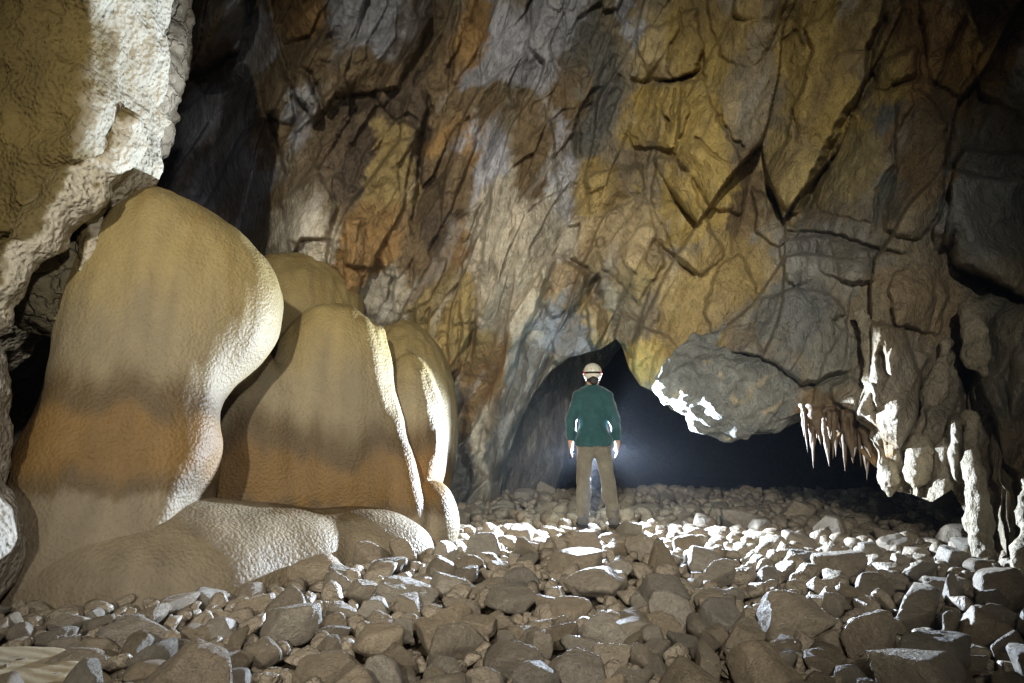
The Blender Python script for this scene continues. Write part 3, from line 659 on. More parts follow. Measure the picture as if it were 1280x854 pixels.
# ================================================================= LEFT BOULDERS
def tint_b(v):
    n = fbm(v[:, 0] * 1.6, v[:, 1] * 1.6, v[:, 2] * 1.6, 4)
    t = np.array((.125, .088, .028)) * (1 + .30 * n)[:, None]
    # lamplight painted in: the flank toward the back lamp is tinted pale
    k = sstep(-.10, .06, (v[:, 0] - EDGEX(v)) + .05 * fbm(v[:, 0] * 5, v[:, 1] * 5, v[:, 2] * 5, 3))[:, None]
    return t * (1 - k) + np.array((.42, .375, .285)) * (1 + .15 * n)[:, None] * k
pF = P(100, 60, 4.72); pR = P(172, 60, 5.15); pB = P(196, 100, 5.65); pD = P(75, 240, 4.97)
nF = np.array((-.10, -.97, -.10)); nR = np.array((.96, -.16, -.10)); nD = np.array((.66, -.14, -.70))
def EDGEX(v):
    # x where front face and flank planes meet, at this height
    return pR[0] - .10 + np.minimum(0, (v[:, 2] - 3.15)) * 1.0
def fn1(X, Y, Z):
    s = smax(plane(X, Y, Z, pF, nF), plane(X, Y, Z, pR, nR), .10)
    s = smax(s, plane(X, Y, Z, pD, nD), .10)
    s = smax(s, plane(X, Y, Z, pB, (.25, .95, .05)), .10)
    s = smax(s, -(Z - .6), .1)
    # honeycomb pits on the flank
    f = perlin(X * 16, Y * 16, Z * 11); g = perlin(X * 34, Y * 34, Z * 26)
    s = s + .10 * perlin(X * 1.7, Y * 1.7, Z * 1.7 + 4) + .05 * perlin(X * 4.2, Y * 4.2, Z * 3.4) + .028 * perlin(X * 9, Y * 9, Z * 7) + .020 * np.maximum(0, f) + .008 * g
    return smax(s, ell(X, Y, Z, P(40, -40, 5.8), (2.8, 2.4, 3.8)), .1)
lo = np.array([-5.6, 4.1, 1.4]); hi = np.array([-2.4, 6.6, 5.4])
v, q = sdf_mesh(fn1, lo, hi, .024)
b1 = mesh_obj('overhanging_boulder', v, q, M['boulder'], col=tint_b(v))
tag(b1, 'tan overhanging boulder with honeycomb pitted flank tinted as lamplit leaning over the flowstone', 'boulder')

def tint_f(v):
    n = fbm(v[:, 0] * 2.5, v[:, 1] * 2.5, v[:, 2] * 2.5, 4)
    return np.array((.42, .35, .25)) * (1 + .35 * n)[:, None]
c2 = P(196, 60, 6.5)
def fn2(X, Y, Z):
    a = ell(X, Y, Z, P(190, 40, 6.5), (.38, .4, 1.15)); b = ell(X, Y, Z, P(178, 150, 6.5), (.28, .35, .52))
    a = smin(a, ell(X, Y, Z, P(187, 105, 6.3), (.24, .2, .46)), .03)
    s = smin(a, b, .05)
    return s + .035 * ridged(X * 3, Y * 3, Z * 4.5, 2) - .02
b2 = rock_lump('frilled_rock', fn2, c2 - (.9, .9, 1.5), c2 + (.9, .9, 1.9), .024, M['frill'], None, tint_f, ((5, .03), (14, .012)))
tag(b2, 'pale frilled rock lobe tucked behind the overhanging boulder', 'rock')
def tint_d(v):
    n = fbm(v[:, 0] * 2, v[:, 1] * 2, v[:, 2] * 2, 4)
    return np.array((.19, .165, .10)) * (1 + .4 * n)[:, None]
c3 = P(75, 350, 5.4)
def fn3(X, Y, Z):
    a = smax(ell(X, Y, Z, P(66, 345, 5.45), (.32, .32, .62)), facets(X, Y, Z, P(66, 345, 5.45), 12, (.34, .34, .62), 9, .04), .04)
    return a
b3 = rock_lump('rock_slab', fn3, c3 - (.9, .9, 1.0), c3 + (.9, .9, 1.1), .022, M['frill'], None, tint_d, ((3, .05), (11, .02)), 3.0)
tag(b3, 'dark olive rock slab wedged between the boulder and the flowstone', 'rock')
def fn5(X, Y, Z):
    b = smin(cone(X, Y, Z, P(150, 172, 5.25), P(92, 240, 5.0), .22, .20), cone(X, Y, Z, P(92, 240, 5.0), P(4, 352, 4.75), .20, .13), .08)
    b = smin(b, cone(X, Y, Z, P(4, 352, 4.75), P(-70, 450, 4.6), .13, .18), .05)
    d = smin(cone(X, Y, Z, P(134, 205, 5.3), P(112, 295, 5.28), .12, .05), cone(X, Y, Z, P(112, 295, 5.28), P(94, 366, 5.2), .05, .012), .03)
    return smin(b, d, .06) + .06 * perlin(X * 3.1, Y * 3.1, Z * 3.1 + 7)
def grow(X, Y, Z):
    s = fn5(X, Y, Z)
    return s + .04 * fbm(X * 5, Y * 5, Z * 5, 2) + .016 * fbm(X * 14, Y * 14, Z * 14, 2)
v, q = sdf_mesh(grow, (-4.6, 4.0, 1.0), (-2.5, 5.9, 3.8), .02)
nn = vnormals(v, q); kk = sstep(.05, .45, nn @ np.array((.85, .15, -.35)) + .25 * fbm(v[:, 0] * 6, v[:, 1] * 6, v[:, 2] * 6, 3))[:, None]  # spur faces turned to the back lamp are coloured pale to look lit
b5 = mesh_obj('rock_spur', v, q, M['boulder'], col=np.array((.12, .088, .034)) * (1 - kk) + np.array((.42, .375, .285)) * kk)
tag(b5, 'branching olive rock spur, one side tinted as lamplit, trailing down from the overhanging boulder', 'rock')
c4 = P(-25, 560, 4.3)
def fn4(X, Y, Z):
    return smin(ell(X, Y, Z, P(-62, 540, 4.4), (.26, .4, .9)), ell(X, Y, Z, P(-52, 690, 4.3), (.26, .4, .5)), .1)
b4 = rock_lump('rock_pillar', fn4, c4 - (.9, .9, 1.3), c4 + (.9, .9, 1.4), .025, M['boulder'], None, lambda v: np.array((.33, .30, .25)) * (1 + .2 * fbm(v[:, 0] * 2, v[:, 1] * 2, v[:, 2] * 2, 3))[:, None], ((3, .05), (12, .015)))
tag(b4, 'grey rock pillar standing left of the flowstone', 'rock')

# ================================================================= LOOSE STONES
def stone_mesh(seed, sub, flat=1.0, nplanes=13, sharp=26.0):
    rs = np.random.RandomState(seed)
    bm = bmesh.new(); bmesh.ops.create_icosphere(bm, subdivisions=sub, radius=1.0)
    V = np.array([vv.co for vv in bm.verts]); F = np.array([[l.index for l in ff.verts] for ff in bm.faces]); bm.free()
    V /= np.linalg.norm(V, axis=1, keepdims=True)
    n = rs.normal(size=(nplanes, 3)); n[:, 2] *= .9; n /= np.linalg.norm(n, axis=1, keepdims=True)
    n = np.vstack([n, [[0, 0, 1], [0, 0, -1]] + rs.normal(scale=.12, size=(2, 3))])
    dd = .62 + .38 * rs.rand(len(n)); dd[-2:] = .55 + .25 * rs.rand(2)
    x = (V @ n.T) / dd[None]
    r = 1.0 / (np.log(np.exp(np.clip(x, 0, None) * sharp / 1.5).sum(1)) / (sharp / 1.5))
    p = V * r[:, None]
    p += V * (.035 * fbm(V[:, 0] * 1.7 + seed, V[:, 1] * 1.7, V[:, 2] * 1.7, 2) + .014 * fbm(V[:, 0] * 5 + seed, V[:, 1] * 5, V[:, 2] * 5, 2))[:, None]
    p -= (p.max(0) + p.min(0)) / 2; p /= (p.max(0) - p.min(0))      # unit box
    return p, F
def tri_mesh(name, p, F, mat):
    me = bpy.data.meshes.new(name)
    me.from_pydata([tuple(a) for a in p], [], [tuple(int(i) for i in f) for f in F]); me.update()
    me.polygons.foreach_set('use_smooth', np.ones(len(me.polygons), bool)); me.materials.append(mat)
    return me
KIND = ['angular', 'blocky', 'rounded']
PROTO = []
for i in range(24):
    k = i % 3
    p, F = stone_mesh(100 + i, 4, nplanes=(9, 12, 18)[k], sharp=(60, 44, 26)[k])
    PROTO.append((KIND[k], tri_mesh('stone_shape', p, F, M['cobble'])))
LAND = [(604,689,48,33),(733,685,48,30),(720,712,74,36),(747,742,84,34),(638,761,68,34),(683,761,28,30),(653,731,45,30),(607,740,50,20),(836,749,66,34),(800,755,24,24),(764,800,78,50),(800,783,38,24),(824,820,42,30),(861,814,40,36),(895,728,66,28),(900,761,54,36),
 (642,835,78,48),(702,841,34,30),(651,798,36,22),(598,790,44,28),(702,785,18,24),(860,648,30,22),(866,686,44,24),(776,692,34,18),(788,668,34,26),(758,832,74,36),(350,791,82,50),(505,754,80,30),(449,746,40,30),(497,831,46,44),(571,818,82,44),(539,805,50,40),(414,797,38,26),
 (321,826,48,36),(401,850,90,30),(576,767,46,24),(597,786,48,24),(481,714,52,18),(388,722,78,34),(424,724,40,26),(555,738,48,28),(581,722,34,20),(932,656,54,30),(903,761,60,40),(1011,787,95,54),(1063,715,66,32),(1053,764,32,32),(1073,748,36,22),(1165,767,104,44),
 (1106,810,68,66),(1195,836,104,56),(935,810,60,42),(981,833,56,30),(1040,836,56,26),(1106,846,46,30),(958,823,40,24),(890,810,30,26),(1250,797,60,48),(1103,738,50,22),(158,799,106,34),(185,826,50,40),(222,815,30,24),(279,839,56,30),(80,846,80,26),(168,848,60,18),(118,832,40,18),(235,796,50,20),
 (703,622,24,14),(770,618,22,18),(590,645,34,20),(620,640,26,16),(650,648,28,18),(680,640,26,16),(700,650,24,14),(810,640,30,18),(835,625,22,16),(880,622,26,16),(655,622,28,16),(905,640,30,18)]
stones = []   # x, y, zc, w, dp, h, rz, tilt, fixed
rng = random.Random(21)
for (u, vv, w_, h_) in LAND:
    p = on_ground(u, vv + .34 * h_); d = p[1]; w_m = px(w_, d) * .92; h_m = px(h_, d) * .98
    stones.append([p[0], p[1] + w_m * .36, None, w_m * 1.04, w_m * rng.uniform(.75, .95), h_m * 1.05, rng.uniform(-.25, .25), (rng.uniform(-.14, .14), rng.uniform(-.14, .14)), True])
cell = {}
def put(s):
    cell.setdefault((int(s[0] // .5), int(s[1] // .5)), []).append(s)
def clash(x, y, r, f):
    R_ = 2
    for i in range(-R_, R_ + 1):
        for j in range(-R_, R_ + 1):
            for s in cell.get((int(x // .5) + i, int(y // .5) + j), ()):
                if math.hypot(s[0] - x, s[1] - y) < f * (r + .25 * (s[3] + s[4])): return True
    return False
for s in stones: put(s)
feet = [P(722, 664, 7.5), P(764, 668, 7.5)]
_bx, _by = np.meshgrid(np.arange(-6, 1.2, .1), np.arange(3.5, 10, .1), indexing='ij')
_bm = np.minimum(flow_sdf(_bx.astype(f32), _by.astype(f32), np.full(_bx.shape, .12, f32)), toe_sdf(_bx.astype(f32), _by.astype(f32), np.full(_bx.shape, .12, f32))) < .05
def blocked(x, y):
    i = int(round((x + 6) / .1)); j = int(round((y - 3.5) / .1))
    return bool(_bm[min(max(i, 0), _bm.shape[0] - 1), min(max(j, 0), _bm.shape[1] - 1)])
def try_fill(n, smin_, smax_, f, y0, y1, xr=.80):
    for _ in range(n):
        y = y0 + (y1 - y0) * rng.random() ** 1.0; x = rng.uniform(-xr, xr) * (y + .4)
        if x < -1.55 and y < 3.6 and x > -3.2 and y > 3.0 and rng.random() < .7: continue
        sz = smin_ + (smax_ - smin_) * rng.random() ** 2.2
        if y > 3.7 and x < .5 and blocked(x, y): continue
        if min(math.hypot(x - a[0], y - a[1]) for a in feet) < sz * .5 + .16: continue
        if clash(x, y, sz * .5, f): continue
        s = [x, y, None, sz * rng.uniform(.9, 1.25), sz * rng.uniform(.75, 1.05), sz * rng.uniform(.45, .8), rng.uniform(0, 6.28), (rng.uniform(-.35, .35), rng.uniform(-.35, .35)), False]
        stones.append(s); put(s)
try_fill(160, .30, .42, .90, 2.6, 12.8)
try_fill(6000, .15, .27, .84, 2.5, 13.0)
try_fill(9000, .09, .17, .78, 2.4, 13.0)
def finish(s):
    s.append(rng.uniform(.16, .48))
    g = float(ground(s[0], s[1]))
    s[2] = g + s[5] * .34 if s[8] else g + s[5] * rng.uniform(.18, .48)
for s in stones: finish(s)
def vis(s):
    return s[3] * (.4 + s[5] / s[3]) / max(1.5, s[1]) + (10 if s[8] else 0) - (5 if abs(s[0]) > .77 * s[1] else 0)
stones.sort(key=vis, reverse=True)
BIG, REST = stones[:300], stones[300:]
SPECIAL = {(1011, 787): 'broad flat topped tan block, largest pale stone on the rubble floor', (1195, 836): 'big rounded bumpy boulder half in shade near the right cave wall', (1165, 767): 'long dark wedge slab lying below the hanging columns',
           (764, 800): 'tan block with a sloping ridged top between flat slabs before the caver', (158, 799): 'long low slab at the dark left end of the flowstone', (1106, 810): 'upright pentagonal slab leaning among the rubble', (388, 722): 'long rock propped against the flowstone toe',
           (350, 791): 'large tan block with a glittering white pitted top below the flowstone', (747, 742): 'wide bread-shaped stone lying square to the caver', (720, 712): 'big dark based block just before the caver', (604, 689): 'squared block beside the flowstone toe, next to the path',
           (638, 761): 'brick-shaped tan stone with a sharp white far edge'}
land_keys = {}
for (u, vv, w_, h_) in LAND:
    p = on_ground(u, vv + .34 * h_); land_keys[(round(p[0], 3), round(p[1] + px(w_, p[1]) * .36, 3))] = (u, vv)
SHORT = {(1011, 787): 'broad flat topped block', (1195, 836): 'big bumpy boulder', (1165, 767): 'long dark wedge slab', (764, 800): 'ridged sloping block', (158, 799): 'long low slab', (1106, 810): 'upright pentagonal slab', (388, 722): 'rock propped on the flowstone',
         (350, 791): 'block with white pitted top', (747, 742): 'wide bread-shaped stone', (720, 712): 'dark based block', (604, 689): 'squared block by the flowstone toe', (638, 761): 'brick-shaped stone'}
def where(s):
    x, y = s[0], s[1]
    best = min(((math.hypot(x - k[0], y - k[1]), n_) for k, n_ in land_keys.items() if n_ in SHORT), key=lambda a_: a_[0])
    if .05 < best[0] < .62: return 'touching the ' + SHORT[best[1]]
    if y > 8.6: return 'at the tunnel mouth behind the person' if x < 2.4 else 'in the dark under the stalactite fringe'
    if min(math.hypot(x - f_[0], y - f_[1]) for f_ in feet) < .75: return 'at the feet of the person'
    if y > 3.7 and any(blocked(x + dx_, y + dy_) for dx_ in (-.4, 0, .4) for dy_ in (-.1, .4)): return 'lying against the flowstone foot'
    if x < -.55 * y + .6 and y < 6.2: return 'strewn before the flowstone beside the rippled sand'
    if x > .36 * y + .3: return 'in the gloom before the hanging right wall'
    if y > 6.6: return 'between the person and the flowstone' if x < .8 else 'between the person and the hanging boulder'
    if y > 5.0: return 'on the rubble slope below the person'
    return 'in the open rubble of the cave floor'
def size_word(s):
    return 'large' if s[3] > .42 else ('fist to head sized' if s[3] < .24 else 'medium')
def stone_matrix(s):
    return Matrix.Translation((s[0], s[1], s[2])) @ Matrix.Rotation(s[9], 4, 'X') @ Matrix.Rotation(s[6], 4, 'Z') @ Matrix.Rotation(s[7][0], 4, 'X') @ Matrix.Rotation(s[7][1], 4, 'Y') @ Matrix.Diagonal((s[3], s[4], s[5], 1))
for i, s in enumerate(BIG):
    kd, me = PROTO[rng.randrange(24)]
    o = bpy.data.objects.new('stone', me); link(o); o.matrix_world = stone_matrix(s)
    key = land_keys.get((round(s[0], 3), round(s[1], 3)))
    if key in SPECIAL: tag(o, SPECIAL[key], 'stone', 'loose stones on the cave floor')
    else:
        wh = where(s)
        tag(o, f'{size_word(s)} {kd} muddy brown stone {wh}', 'stone', f'{size_word(s)} {kd} stones {wh}')
LOWP = [stone_mesh(300 + i, 3 if i < 8 else 2, nplanes=(9, 12, 16)[i % 3], sharp=(50, 40, 24)[i % 3]) for i in range(16)]
def heap(name, lst, label=None):
    Vs, Fs, off = [], [], 0
    for s in lst:
        p, F = LOWP[rng.randrange(8) if s[1] < 6 else 8 + rng.randrange(8)]
        mt = np.array(stone_matrix(s)); Vs.append(p @ mt[:3, :3].T + mt[:3, 3]); Fs.append(F + off); off += len(p)
    return mesh_obj(name, np.vstack(Vs), np.vstack(Fs), M['cobble'])
# gravel between the stones
grit = []
for _ in range(2600):
    y = 2.4 + 7.5 * rng.random() ** 1.3; x = rng.uniform(-.8, .8) * (y + .4)
    if y > 3.7 and x < .5 and blocked(x, y): continue
    sz = rng.uniform(.04, .12)
    grit.append([x, y, float(ground(x, y)) + rng.uniform(-.05, .0), sz * rng.uniform(.9, 1.4), sz, sz * rng.uniform(.5, .8), rng.uniform(0, 6.28), (rng.uniform(-.4, .4), rng.uniform(-.4, .4)), False, .2])
hp = heap('rubble', REST + grit)
tag(hp, 'small brown rubble filling the gaps between the loose stones', 'rubble', kind='stuff')

# rippled sand in the left foreground
pc = on_ground(20, 846)
n1_, n2_ = 70, 120
sx, sy = np.meshgrid(np.linspace(-1.0, .62, n2_), np.linspace(-.6, .34, n1_))
gx = pc[0] + sx; gy = pc[1] + sy
ph = (gy + .25 * gx + .07 * fbm(gx * 2.2, gy * 2.2, 1., 3)) * 2 * math.pi / .075
edge = np.sqrt(((sx + .2) / .8) ** 2 + ((sy + .13) / .46) ** 2)
gz = ground(gx, gy) + .075 + .003 * np.sin(ph) * (.4 + .6 * sstep(-.5, .6, fbm(gx * 1.5, gy * 1.5, 9., 2))) - .22 * sstep(.65, 1.05, edge + .15 * fbm(gx * 2, gy * 2, 6., 2))
sand = mesh_obj('sand', np.stack([gx, gy, gz], -1).reshape(-1, 3), grid_faces(n1_, n2_), M['sand'])
tag(sand, kind='structure')

# ================================================================= CAVER
M['skin'] = plain('skin', (.45, .26, .18), .5, .4)
M['shirt'] = plain('teal_shirt', (.022, .066, .070), .8, .2, bump=((14, .6, .012), (200, .6, .001)), var=.25)
M['trouser'] = plain('khaki_trousers', (.145, .130, .102), .85, .2, bump=((12, .6, .014), (200, .6, .001)), var=.25)
M['boot'] = plain('boot', (.09, .085, .08), .7, .3, bump=((30, .6, .006),), var=.3)
M['helmet'] = plain('helmet_shell', (.55, .52, .43), .35, .5, bump=((20, .5, .002),), var=.15)
M['strap'] = plain('black_strap', (.015, .015, .015), .7, .3)
M['red'] = plain('red_tab', (.45, .02, .02), .5, .4)
M['hair'] = plain('dark_hair', (.02, .017, .015), .6, .4, bump=((90, .6, .004),))
M['metal'] = plain('lamp_metal', (.06, .06, .065), .4, .5, metal=.6)
for k_ in ('shirt', 'trouser'):
    bs = M[k_].node_tree.nodes['Principled BSDF']; bs.inputs['Sheen Weight'].default_value = .5 if k_ == 'shirt' else .15; bs.inputs['Sheen Roughness'].default_value = .35
foot = on_ground(744, 667)
caver = empty('person', (foot[0], foot[1], float(ground(foot[0], foot[1])) + .10))
caver.rotation_euler = (0, 0, math.radians(-3))
tag(caver, 'person in teal shirt, grey khaki trousers and white helmet, standing with back turned', 'person')
HIPZ = .90
SH = [(-.165, .0, 1.415), (.155, .0, 1.415)]; EL = [(-.25, -.03, 1.16), (.235, -.03, 1.16)]; WR = [(-.262, .02, .905), (.268, .02, .905)]
KN = [(-.118, .02, .47), (.155, .03, .47)]; AN_ = [(-.135, -.01, .09), (.205, -.01, .09)]; HP = [(-.085, 0, .87), (.085, 0, .87)]
def arms(X, Y, Z, e):
    s = None
    for k in (0, 1):
        a = cone(X, Y, Z, SH[k], EL[k], .058 + e, .044 + e); b = cone(X, Y, Z, EL[k], WR[k], .044 + e, .030 + e)
        t = smin(a, b, .02); s = t if s is None else np.minimum(s, t)
    return s
def torso(X, Y, Z, e):
    s = ell(X, Y, Z, (-.003, .01, 1.34), (.175 + e, .105 + e, .19 + e))
    s = smin(s, ell(X, Y, Z, (-.003, .015, 1.12), (.138 + e, .095 + e, .2 + e)), .08)
    s = smin(s, ell(X, Y, Z, (0, .0, .92), (.165 + e, .11 + e, .14 + e)), .08)
    s = smin(s, cone(X, Y, Z, (-.09, 0, 1.44), (.09, 0, 1.44), .045 + e, .045 + e), .09)
    s = smin(s, cone(X, Y, Z, (0, .005, 1.44), (0, .02, 1.56), .055 + e, .046 + e), .05)
    return s
def legs(X, Y, Z, e):
    s = None
    for k in (0, 1):
        a = cone(X, Y, Z, HP[k], KN[k], .083 + e, .058 + e); b = cone(X, Y, Z, KN[k], AN_[k], .056 + e, .042 + e)
        c_ = ell(X, Y, Z, (KN[k][0], -.02, .34), (.055 + e, .055 + e, .12))
        t = smin(smin(a, b, .03), c_, .04); s = t if s is None else smin(s, t, .015)
    return s
def hands(X, Y, Z):
    s = None
    for k, sg in ((0, -1), (1, 1)):
        wx_, wy__, wz_ = WR[k]
        t = ell(X, Y, Z, (wx_, wy__ + .008, wz_ - .055), (.017, .040, .050))
        t = smin(t, cone(X, Y, Z, WR[k], (wx_, wy__ + .005, wz_ - .03), .026, .024), .02)
        for fi, (fy, ln) in enumerate(((-.027, .060), (-.009, .074), (.010, .080), (.028, .072))):
            b0 = (wx_, wy__ + fy + .008, wz_ - .095); b1_ = (wx_ - sg * .006, wy__ + fy * 1.1 + .012, wz_ - .095 - ln * .55); b2_ = (wx_ - sg * .022, wy__ + fy * 1.1 + .018, wz_ - .095 - ln * .95)
            f_ = np.minimum(cone(X, Y, Z, b0, b1_, .0088, .0080), cone(X, Y, Z, b1_, b2_, .0080, .0065)); t = smin(t, f_, .004)
        t0 = (wx_ - sg * .006, wy__ + .030, wz_ - .035); t1 = (wx_ - sg * .018, wy__ + .056, wz_ - .072); t2 = (wx_ - sg * .022, wy__ + .060, wz_ - .098)
        t = smin(t, np.minimum(cone(X, Y, Z, t0, t1, .013, .010), cone(X, Y, Z, t1, t2, .010, .0075)), .008)
        s = t if s is None else np.minimum(s, t)
    return s
def head(X, Y, Z):
    s = ell(X, Y, Z, (0, .035, 1.655), (.074, .093, .115))
    s = smin(s, ell(X, Y, Z, (0, .065, 1.595), (.055, .06, .065)), .04)
    s = smin(s, cone(X, Y, Z, (0, .128, 1.655), (0, .143, 1.625), .010, .015), .015)
    for sg in (-1, 1):
        s = smin(s, ell(X, Y, Z, (sg * .077, .03, 1.635), (.010, .022, .033)), .008)
        s = smax(s, -ell(X, Y, Z, (sg * .032, .133, 1.66), (.016, .014, .010)), .01)
        s = np.minimum(s, ell(X, Y, Z, (sg * .032, .116, 1.66), (.012, .012, .012)))
    s = smax(s, -ell(X, Y, Z, (0, .128, 1.585), (.026, .008, .004)), .004)
    s = smin(s, cone(X, Y, Z, (0, .005, 1.45), (0, .022, 1.60), .052, .050), .03)
    return s
def body_fn(X, Y, Z):
    s = smin(torso(X, Y, Z, 0), legs(X, Y, Z, 0), .04)
    s = smin(s, arms(X, Y, Z, 0), .03); s = smin(s, hands(X, Y, Z), .008); s = smin(s, head(X, Y, Z), .02)
    for k in (0, 1): s = smin(s, cone(X, Y, Z, (AN_[k][0], -.02, .05), (AN_[k][0] * 1.15, .13, .035), .036, .028), .02)
    return s
v, q = sdf_mesh(body_fn, (-.34, -.18, -.02), (.34, .22, 1.80), .0064)
mesh_obj('body', v, q, M['skin'], caver)
def folds(X, Y, Z, s): return .0085 * perlin(X * 11, Y * 11, Z * 8 + s) + .005 * perlin(X * 26 + Z * 9, Y * 26, Z * 15 + s)
def shirt_fn(X, Y, Z):
    t = smax(torso(X, Y, Z, .018 + .040 * sstep(1.12, .88, Z)), -(Z - .862 - .012 * perlin(X * 6, Y * 6, 1.)), .006)
    a = arms(X, Y, Z, .016)
    for k in (0, 1):
        pass
    a = smax(a, -(Z - .925), .006)
    s = smin(t, a, .035)
    s = smax(s, Z - 1.562, .006)
    return s + folds(X, Y, Z, 1.0)
v, q = sdf_mesh(shirt_fn, (-.38, -.22, .80), (.38, .24, 1.58), .0068)
shirt = mesh_obj('shirt', v, q, M['shirt'], caver)
def trous_fn(X, Y, Z):
    s = legs(X, Y, Z, .020 + .010 * sstep(.5, .1, Z))
    s = smin(s, ell(X, Y, Z, (0, -.01, .89), (.18, .12, .13)), .05)
    s = smax(s, Z - .985, .01); s = smax(s, -(Z - .075), .008)
    return s + folds(X, Y, Z, 5.0) + .004 * perlin(X * 8, Y * 8, Z * 34) * sstep(.45, .1, Z)
v, q = sdf_mesh(trous_fn, (-.32, -.22, .03), (.36, .22, 1.02), .0068)
mesh_obj('trousers', v, q, M['trouser'], caver)
for k in (0, 1):
    ax_, ay_ = AN_[k][0], AN_[k][1]
    def boot_fn(X, Y, Z):
        s = smin(cone(X, Y, Z, (ax_, ay_ - .01, .15), (ax_, ay_ - .02, .04), .056, .056), cone(X, Y, Z, (ax_, -.02, .035), (ax_ * 1.18, .15, .025), .054, .044), .03)
        return smax(smax(s, Z - .16, .01), -(Z + .005), .006) + .003 * perlin(X * 25, Y * 25, Z * 25)
    def sole_fn(X, Y, Z):
        return smax(smax(cone(X, Y, Z, (ax_, -.025, 0), (ax_ * 1.18, .15, 0), .064, .052), Z - .002, .004), -(Z + .03), .004)
    v, q = sdf_mesh(boot_fn, (ax_ - .12, -.14, -.03), (ax_ + .14, .24, .19), .007)
    bo = mesh_obj('boot', v, q, M['boot'], caver)
    v, q = sdf_mesh(sole_fn, (ax_ - .12, -.14, -.05), (ax_ + .14, .24, .03), .007)
    mesh_obj('sole', v, q, M['strap'], bo)
def hair_fn(X, Y, Z):
    s = smin(ell(X, Y, Z, (0, .02, 1.655), (.083, .095, .10)), ell(X, Y, Z, (.005, -.065, 1.60), (.05, .04, .05)), .02)
    return smax(smax(s, Y - .05, .01), -(Z - 1.55), .01) + .004 * perlin(X * 40, Y * 40, Z * 12)
v, q = sdf_mesh(hair_fn, (-.12, -.14, 1.52), (.12, .12, 1.79), .006)
mesh_obj('hair', v, q, M['hair'], caver)
HC = (0, .025, 1.695)
def helm_fn(X, Y, Z):
    s = ell(X, Y, Z, HC, (.108, .138, .112))
    s = smax(s, -ell(X, Y, Z, HC, (.097, .127, .101)), .004)
    cut = 1.665 + .03 * (Y / .13) - .02 * np.abs(X / .1) ** 2 + .012
    s = smax(s, -(Z - (cut - .055 + .045 * np.exp(-(X / .05) ** 2) * (Y < 0))), .004)
    for a_, z_ in ((-.022, 1.735), (.022, 1.735), (-.07, 1.74), (.07, 1.74)):
        s = smax(s, -cone(X, Y, Z, (a_, -.2, z_), (a_, 0, z_ - .01), .005, .005), .003)
    return s
v, q = sdf_mesh(helm_fn, (-.13, -.14, 1.56), (.13, .19, 1.83), .0042)
helm = mesh_obj('helmet', v, q, M['helmet'], caver)
def band(name, a0, a1, z0, hgt, off, mat, parent, n=28):
    vs = []
    for i in range(n):
        a_ = a0 + (a1 - a0) * i / (n - 1)
        for (o_, zz) in ((off, hgt / 2), (off, -hgt / 2), (off - .006, -hgt / 2), (off - .006, hgt / 2)):
            k = math.sqrt(max(.05, 1 - ((z0 + zz - HC[2]) / .112) ** 2))
            vs.append(((.108 * k + o_) * math.sin(a_) + HC[0], -(.138 * k + o_) * math.cos(a_) + HC[1], z0 + zz))
    fs = [(i * 4 + j, i * 4 + (j + 1) % 4, (i + 1) * 4 + (j + 1) % 4, (i + 1) * 4 + j) for i in range(n - 1) for j in range(4)] + [(0, 3, 2, 1), (4 * n - 4, 4 * n - 3, 4 * n - 2, 4 * n - 1)]
    return mesh_obj(name, vs, fs, mat, parent)
band('headlamp_strap', -2.6, 2.6, 1.688, .022, .004, M['strap'], helm, 44)
band('strap_buckle', -1.25, -.95, 1.688, .026, .007, M['red'], helm, 6); band('strap_buckle', .80, 1.10, 1.688, .026, .007, M['red'], helm, 6)
def hl_fn(X, Y, Z):
    return np.maximum(np.maximum(np.abs(X) - .03, np.abs(Y - .178) - .02), np.abs(Z - 1.70) - .022) - .006
v, q = sdf_mesh(hl_fn, (-.06, .13, 1.65), (.06, .22, 1.75), .005); mesh_obj('headlamp', v, q, M['strap'], helm)
for sg in (-1, 1):   # chin strap
    v, q = sdf_mesh(lambda X, Y, Z: cone(X, Y, Z, (sg * .098, .03, 1.665), (sg * .055, .075, 1.55), .006, .005), (-.13, -.02, 1.52), (.13, .12, 1.70), .004)
    mesh_obj('chin_strap', v, q, M['strap'], helm)

# ================================================================= BACK LAMP (stands behind the caver)
LP = P(745, 556, 8.65)
lampo = empty('lamp', (LP[0], LP[1], float(ground(LP[0], LP[1]))))
tag(lampo, 'small flash lamp on a thin black stand behind the person', 'lamp')
hz = LP[2] - lampo.location.z
def tube(name, a, b, r, mat, parent, r2=None, n=12):
    a = Vector(a); b = Vector(b); dz = (b - a).normalized(); x = dz.orthogonal().normalized(); y = dz.cross(x)
    vs = []
    for p_, rr in ((a, r), (b, r if r2 is None else r2)):
        for i in range(n):
            an_ = i * 2 * math.pi / n; c_ = p_ + (x * math.cos(an_) + y * math.sin(an_)) * rr; vs.append(tuple(c_))
    me = bpy.data.meshes.new(name); me.from_pydata(vs, [], [(i, (i + 1) % n, n + (i + 1) % n, n + i) for i in range(n)] + [tuple(range(n))[::-1], tuple(range(n, 2 * n))]); me.materials.append(mat)
    return link(bpy.data.objects.new(name, me), parent)
tube('pole', (.15, 0, .22), (0, .03, hz - .1), .009, M['metal'], lampo)
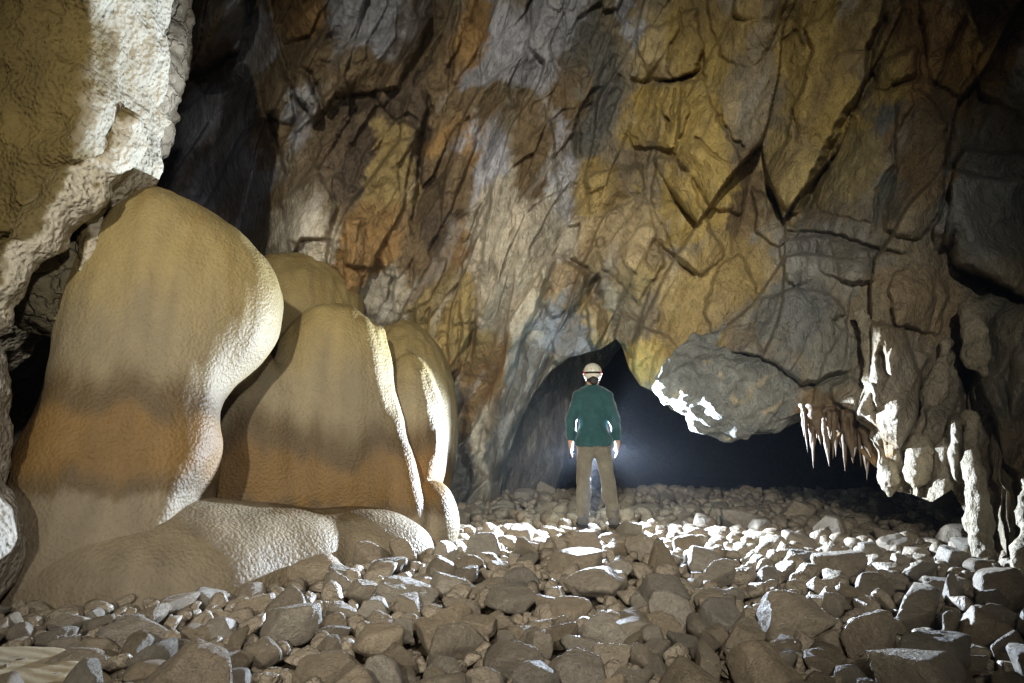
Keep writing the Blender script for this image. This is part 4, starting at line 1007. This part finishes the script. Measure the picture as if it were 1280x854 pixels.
for k in range(3):
    a_ = k * 2.094 + .4; tube('leg', (.15, 0, .26), (.15 + .07 * math.cos(a_), .07 * math.sin(a_), .02), .007, M['metal'], lampo)
hd = tube('lamp_head', (0, .10, hz), (0, .0, hz), .035, M['metal'], lampo, .05, 20)
m_, t_, b_ = nt('lamp_lens'); b_.inputs['Base Color'].default_value = (.9, .95, 1, 1); b_.inputs['Emission Color'].default_value = (.85, .92, 1, 1); b_.inputs['Emission Strength'].default_value = 30
M['lens'] = m_
tube('lens', (0, -.001, hz), (0, -.008, hz), .045, M['lens'], hd, n=20)
pl = bpy.data.meshes.new('light_block_plate'); bm = bmesh.new(); bmesh.ops.create_cube(bm, size=1.0); bmesh.ops.bevel(bm, geom=bm.edges[:], offset=.02, segments=2, affect='EDGES'); bm.to_mesh(pl); bm.free(); pl.materials.append(M['metal'])
ho = link(bpy.data.objects.new('light_block_plate', pl), hd); ho.location = (0, -.02, hz - .085); ho.scale = (.24, .24, .012)  # plate added below the lens to keep lamp light off the nearby floor
ll = spot('flash', (LP[0], LP[1] - .03, LP[2]), (LP[0] - .4, 0, LP[2] + .3), 5600, 140, .22, .06, (.70, .83, 1.0))

spot('flash_spill', (LP[0], LP[1] + .12, LP[2] + .02), (LP[0] * .9, 20, LP[2] - 1.5), 14, 170, .6, .035, (.86, .92, 1.0))

# ================================================================= AIR
hz_me = bpy.data.meshes.new('haze'); bm = bmesh.new(); bmesh.ops.create_cube(bm, size=1.0); bm.to_mesh(hz_me); bm.free()
haze = link(bpy.data.objects.new('haze', hz_me)); haze.location = (3.5, 11, 2.0); haze.scale = (40, 34, 24); tag(haze, kind='stuff', label='thin damp mist filling the cave air', cat='haze')
hm = bpy.data.materials.new('damp_air'); hm.use_nodes = True; t = hm.node_tree; t.nodes.clear()
ou = t.nodes.new('ShaderNodeOutputMaterial'); pvn = t.nodes.new('ShaderNodeVolumePrincipled')
pvn.inputs['Color'].default_value = (.8, .86, 1, 1); pvn.inputs['Density'].default_value = .0019; pvn.inputs['Anisotropy'].default_value = .9
t.links.new(pvn.outputs[0], ou.inputs['Volume']); hz_me.materials.append(hm)
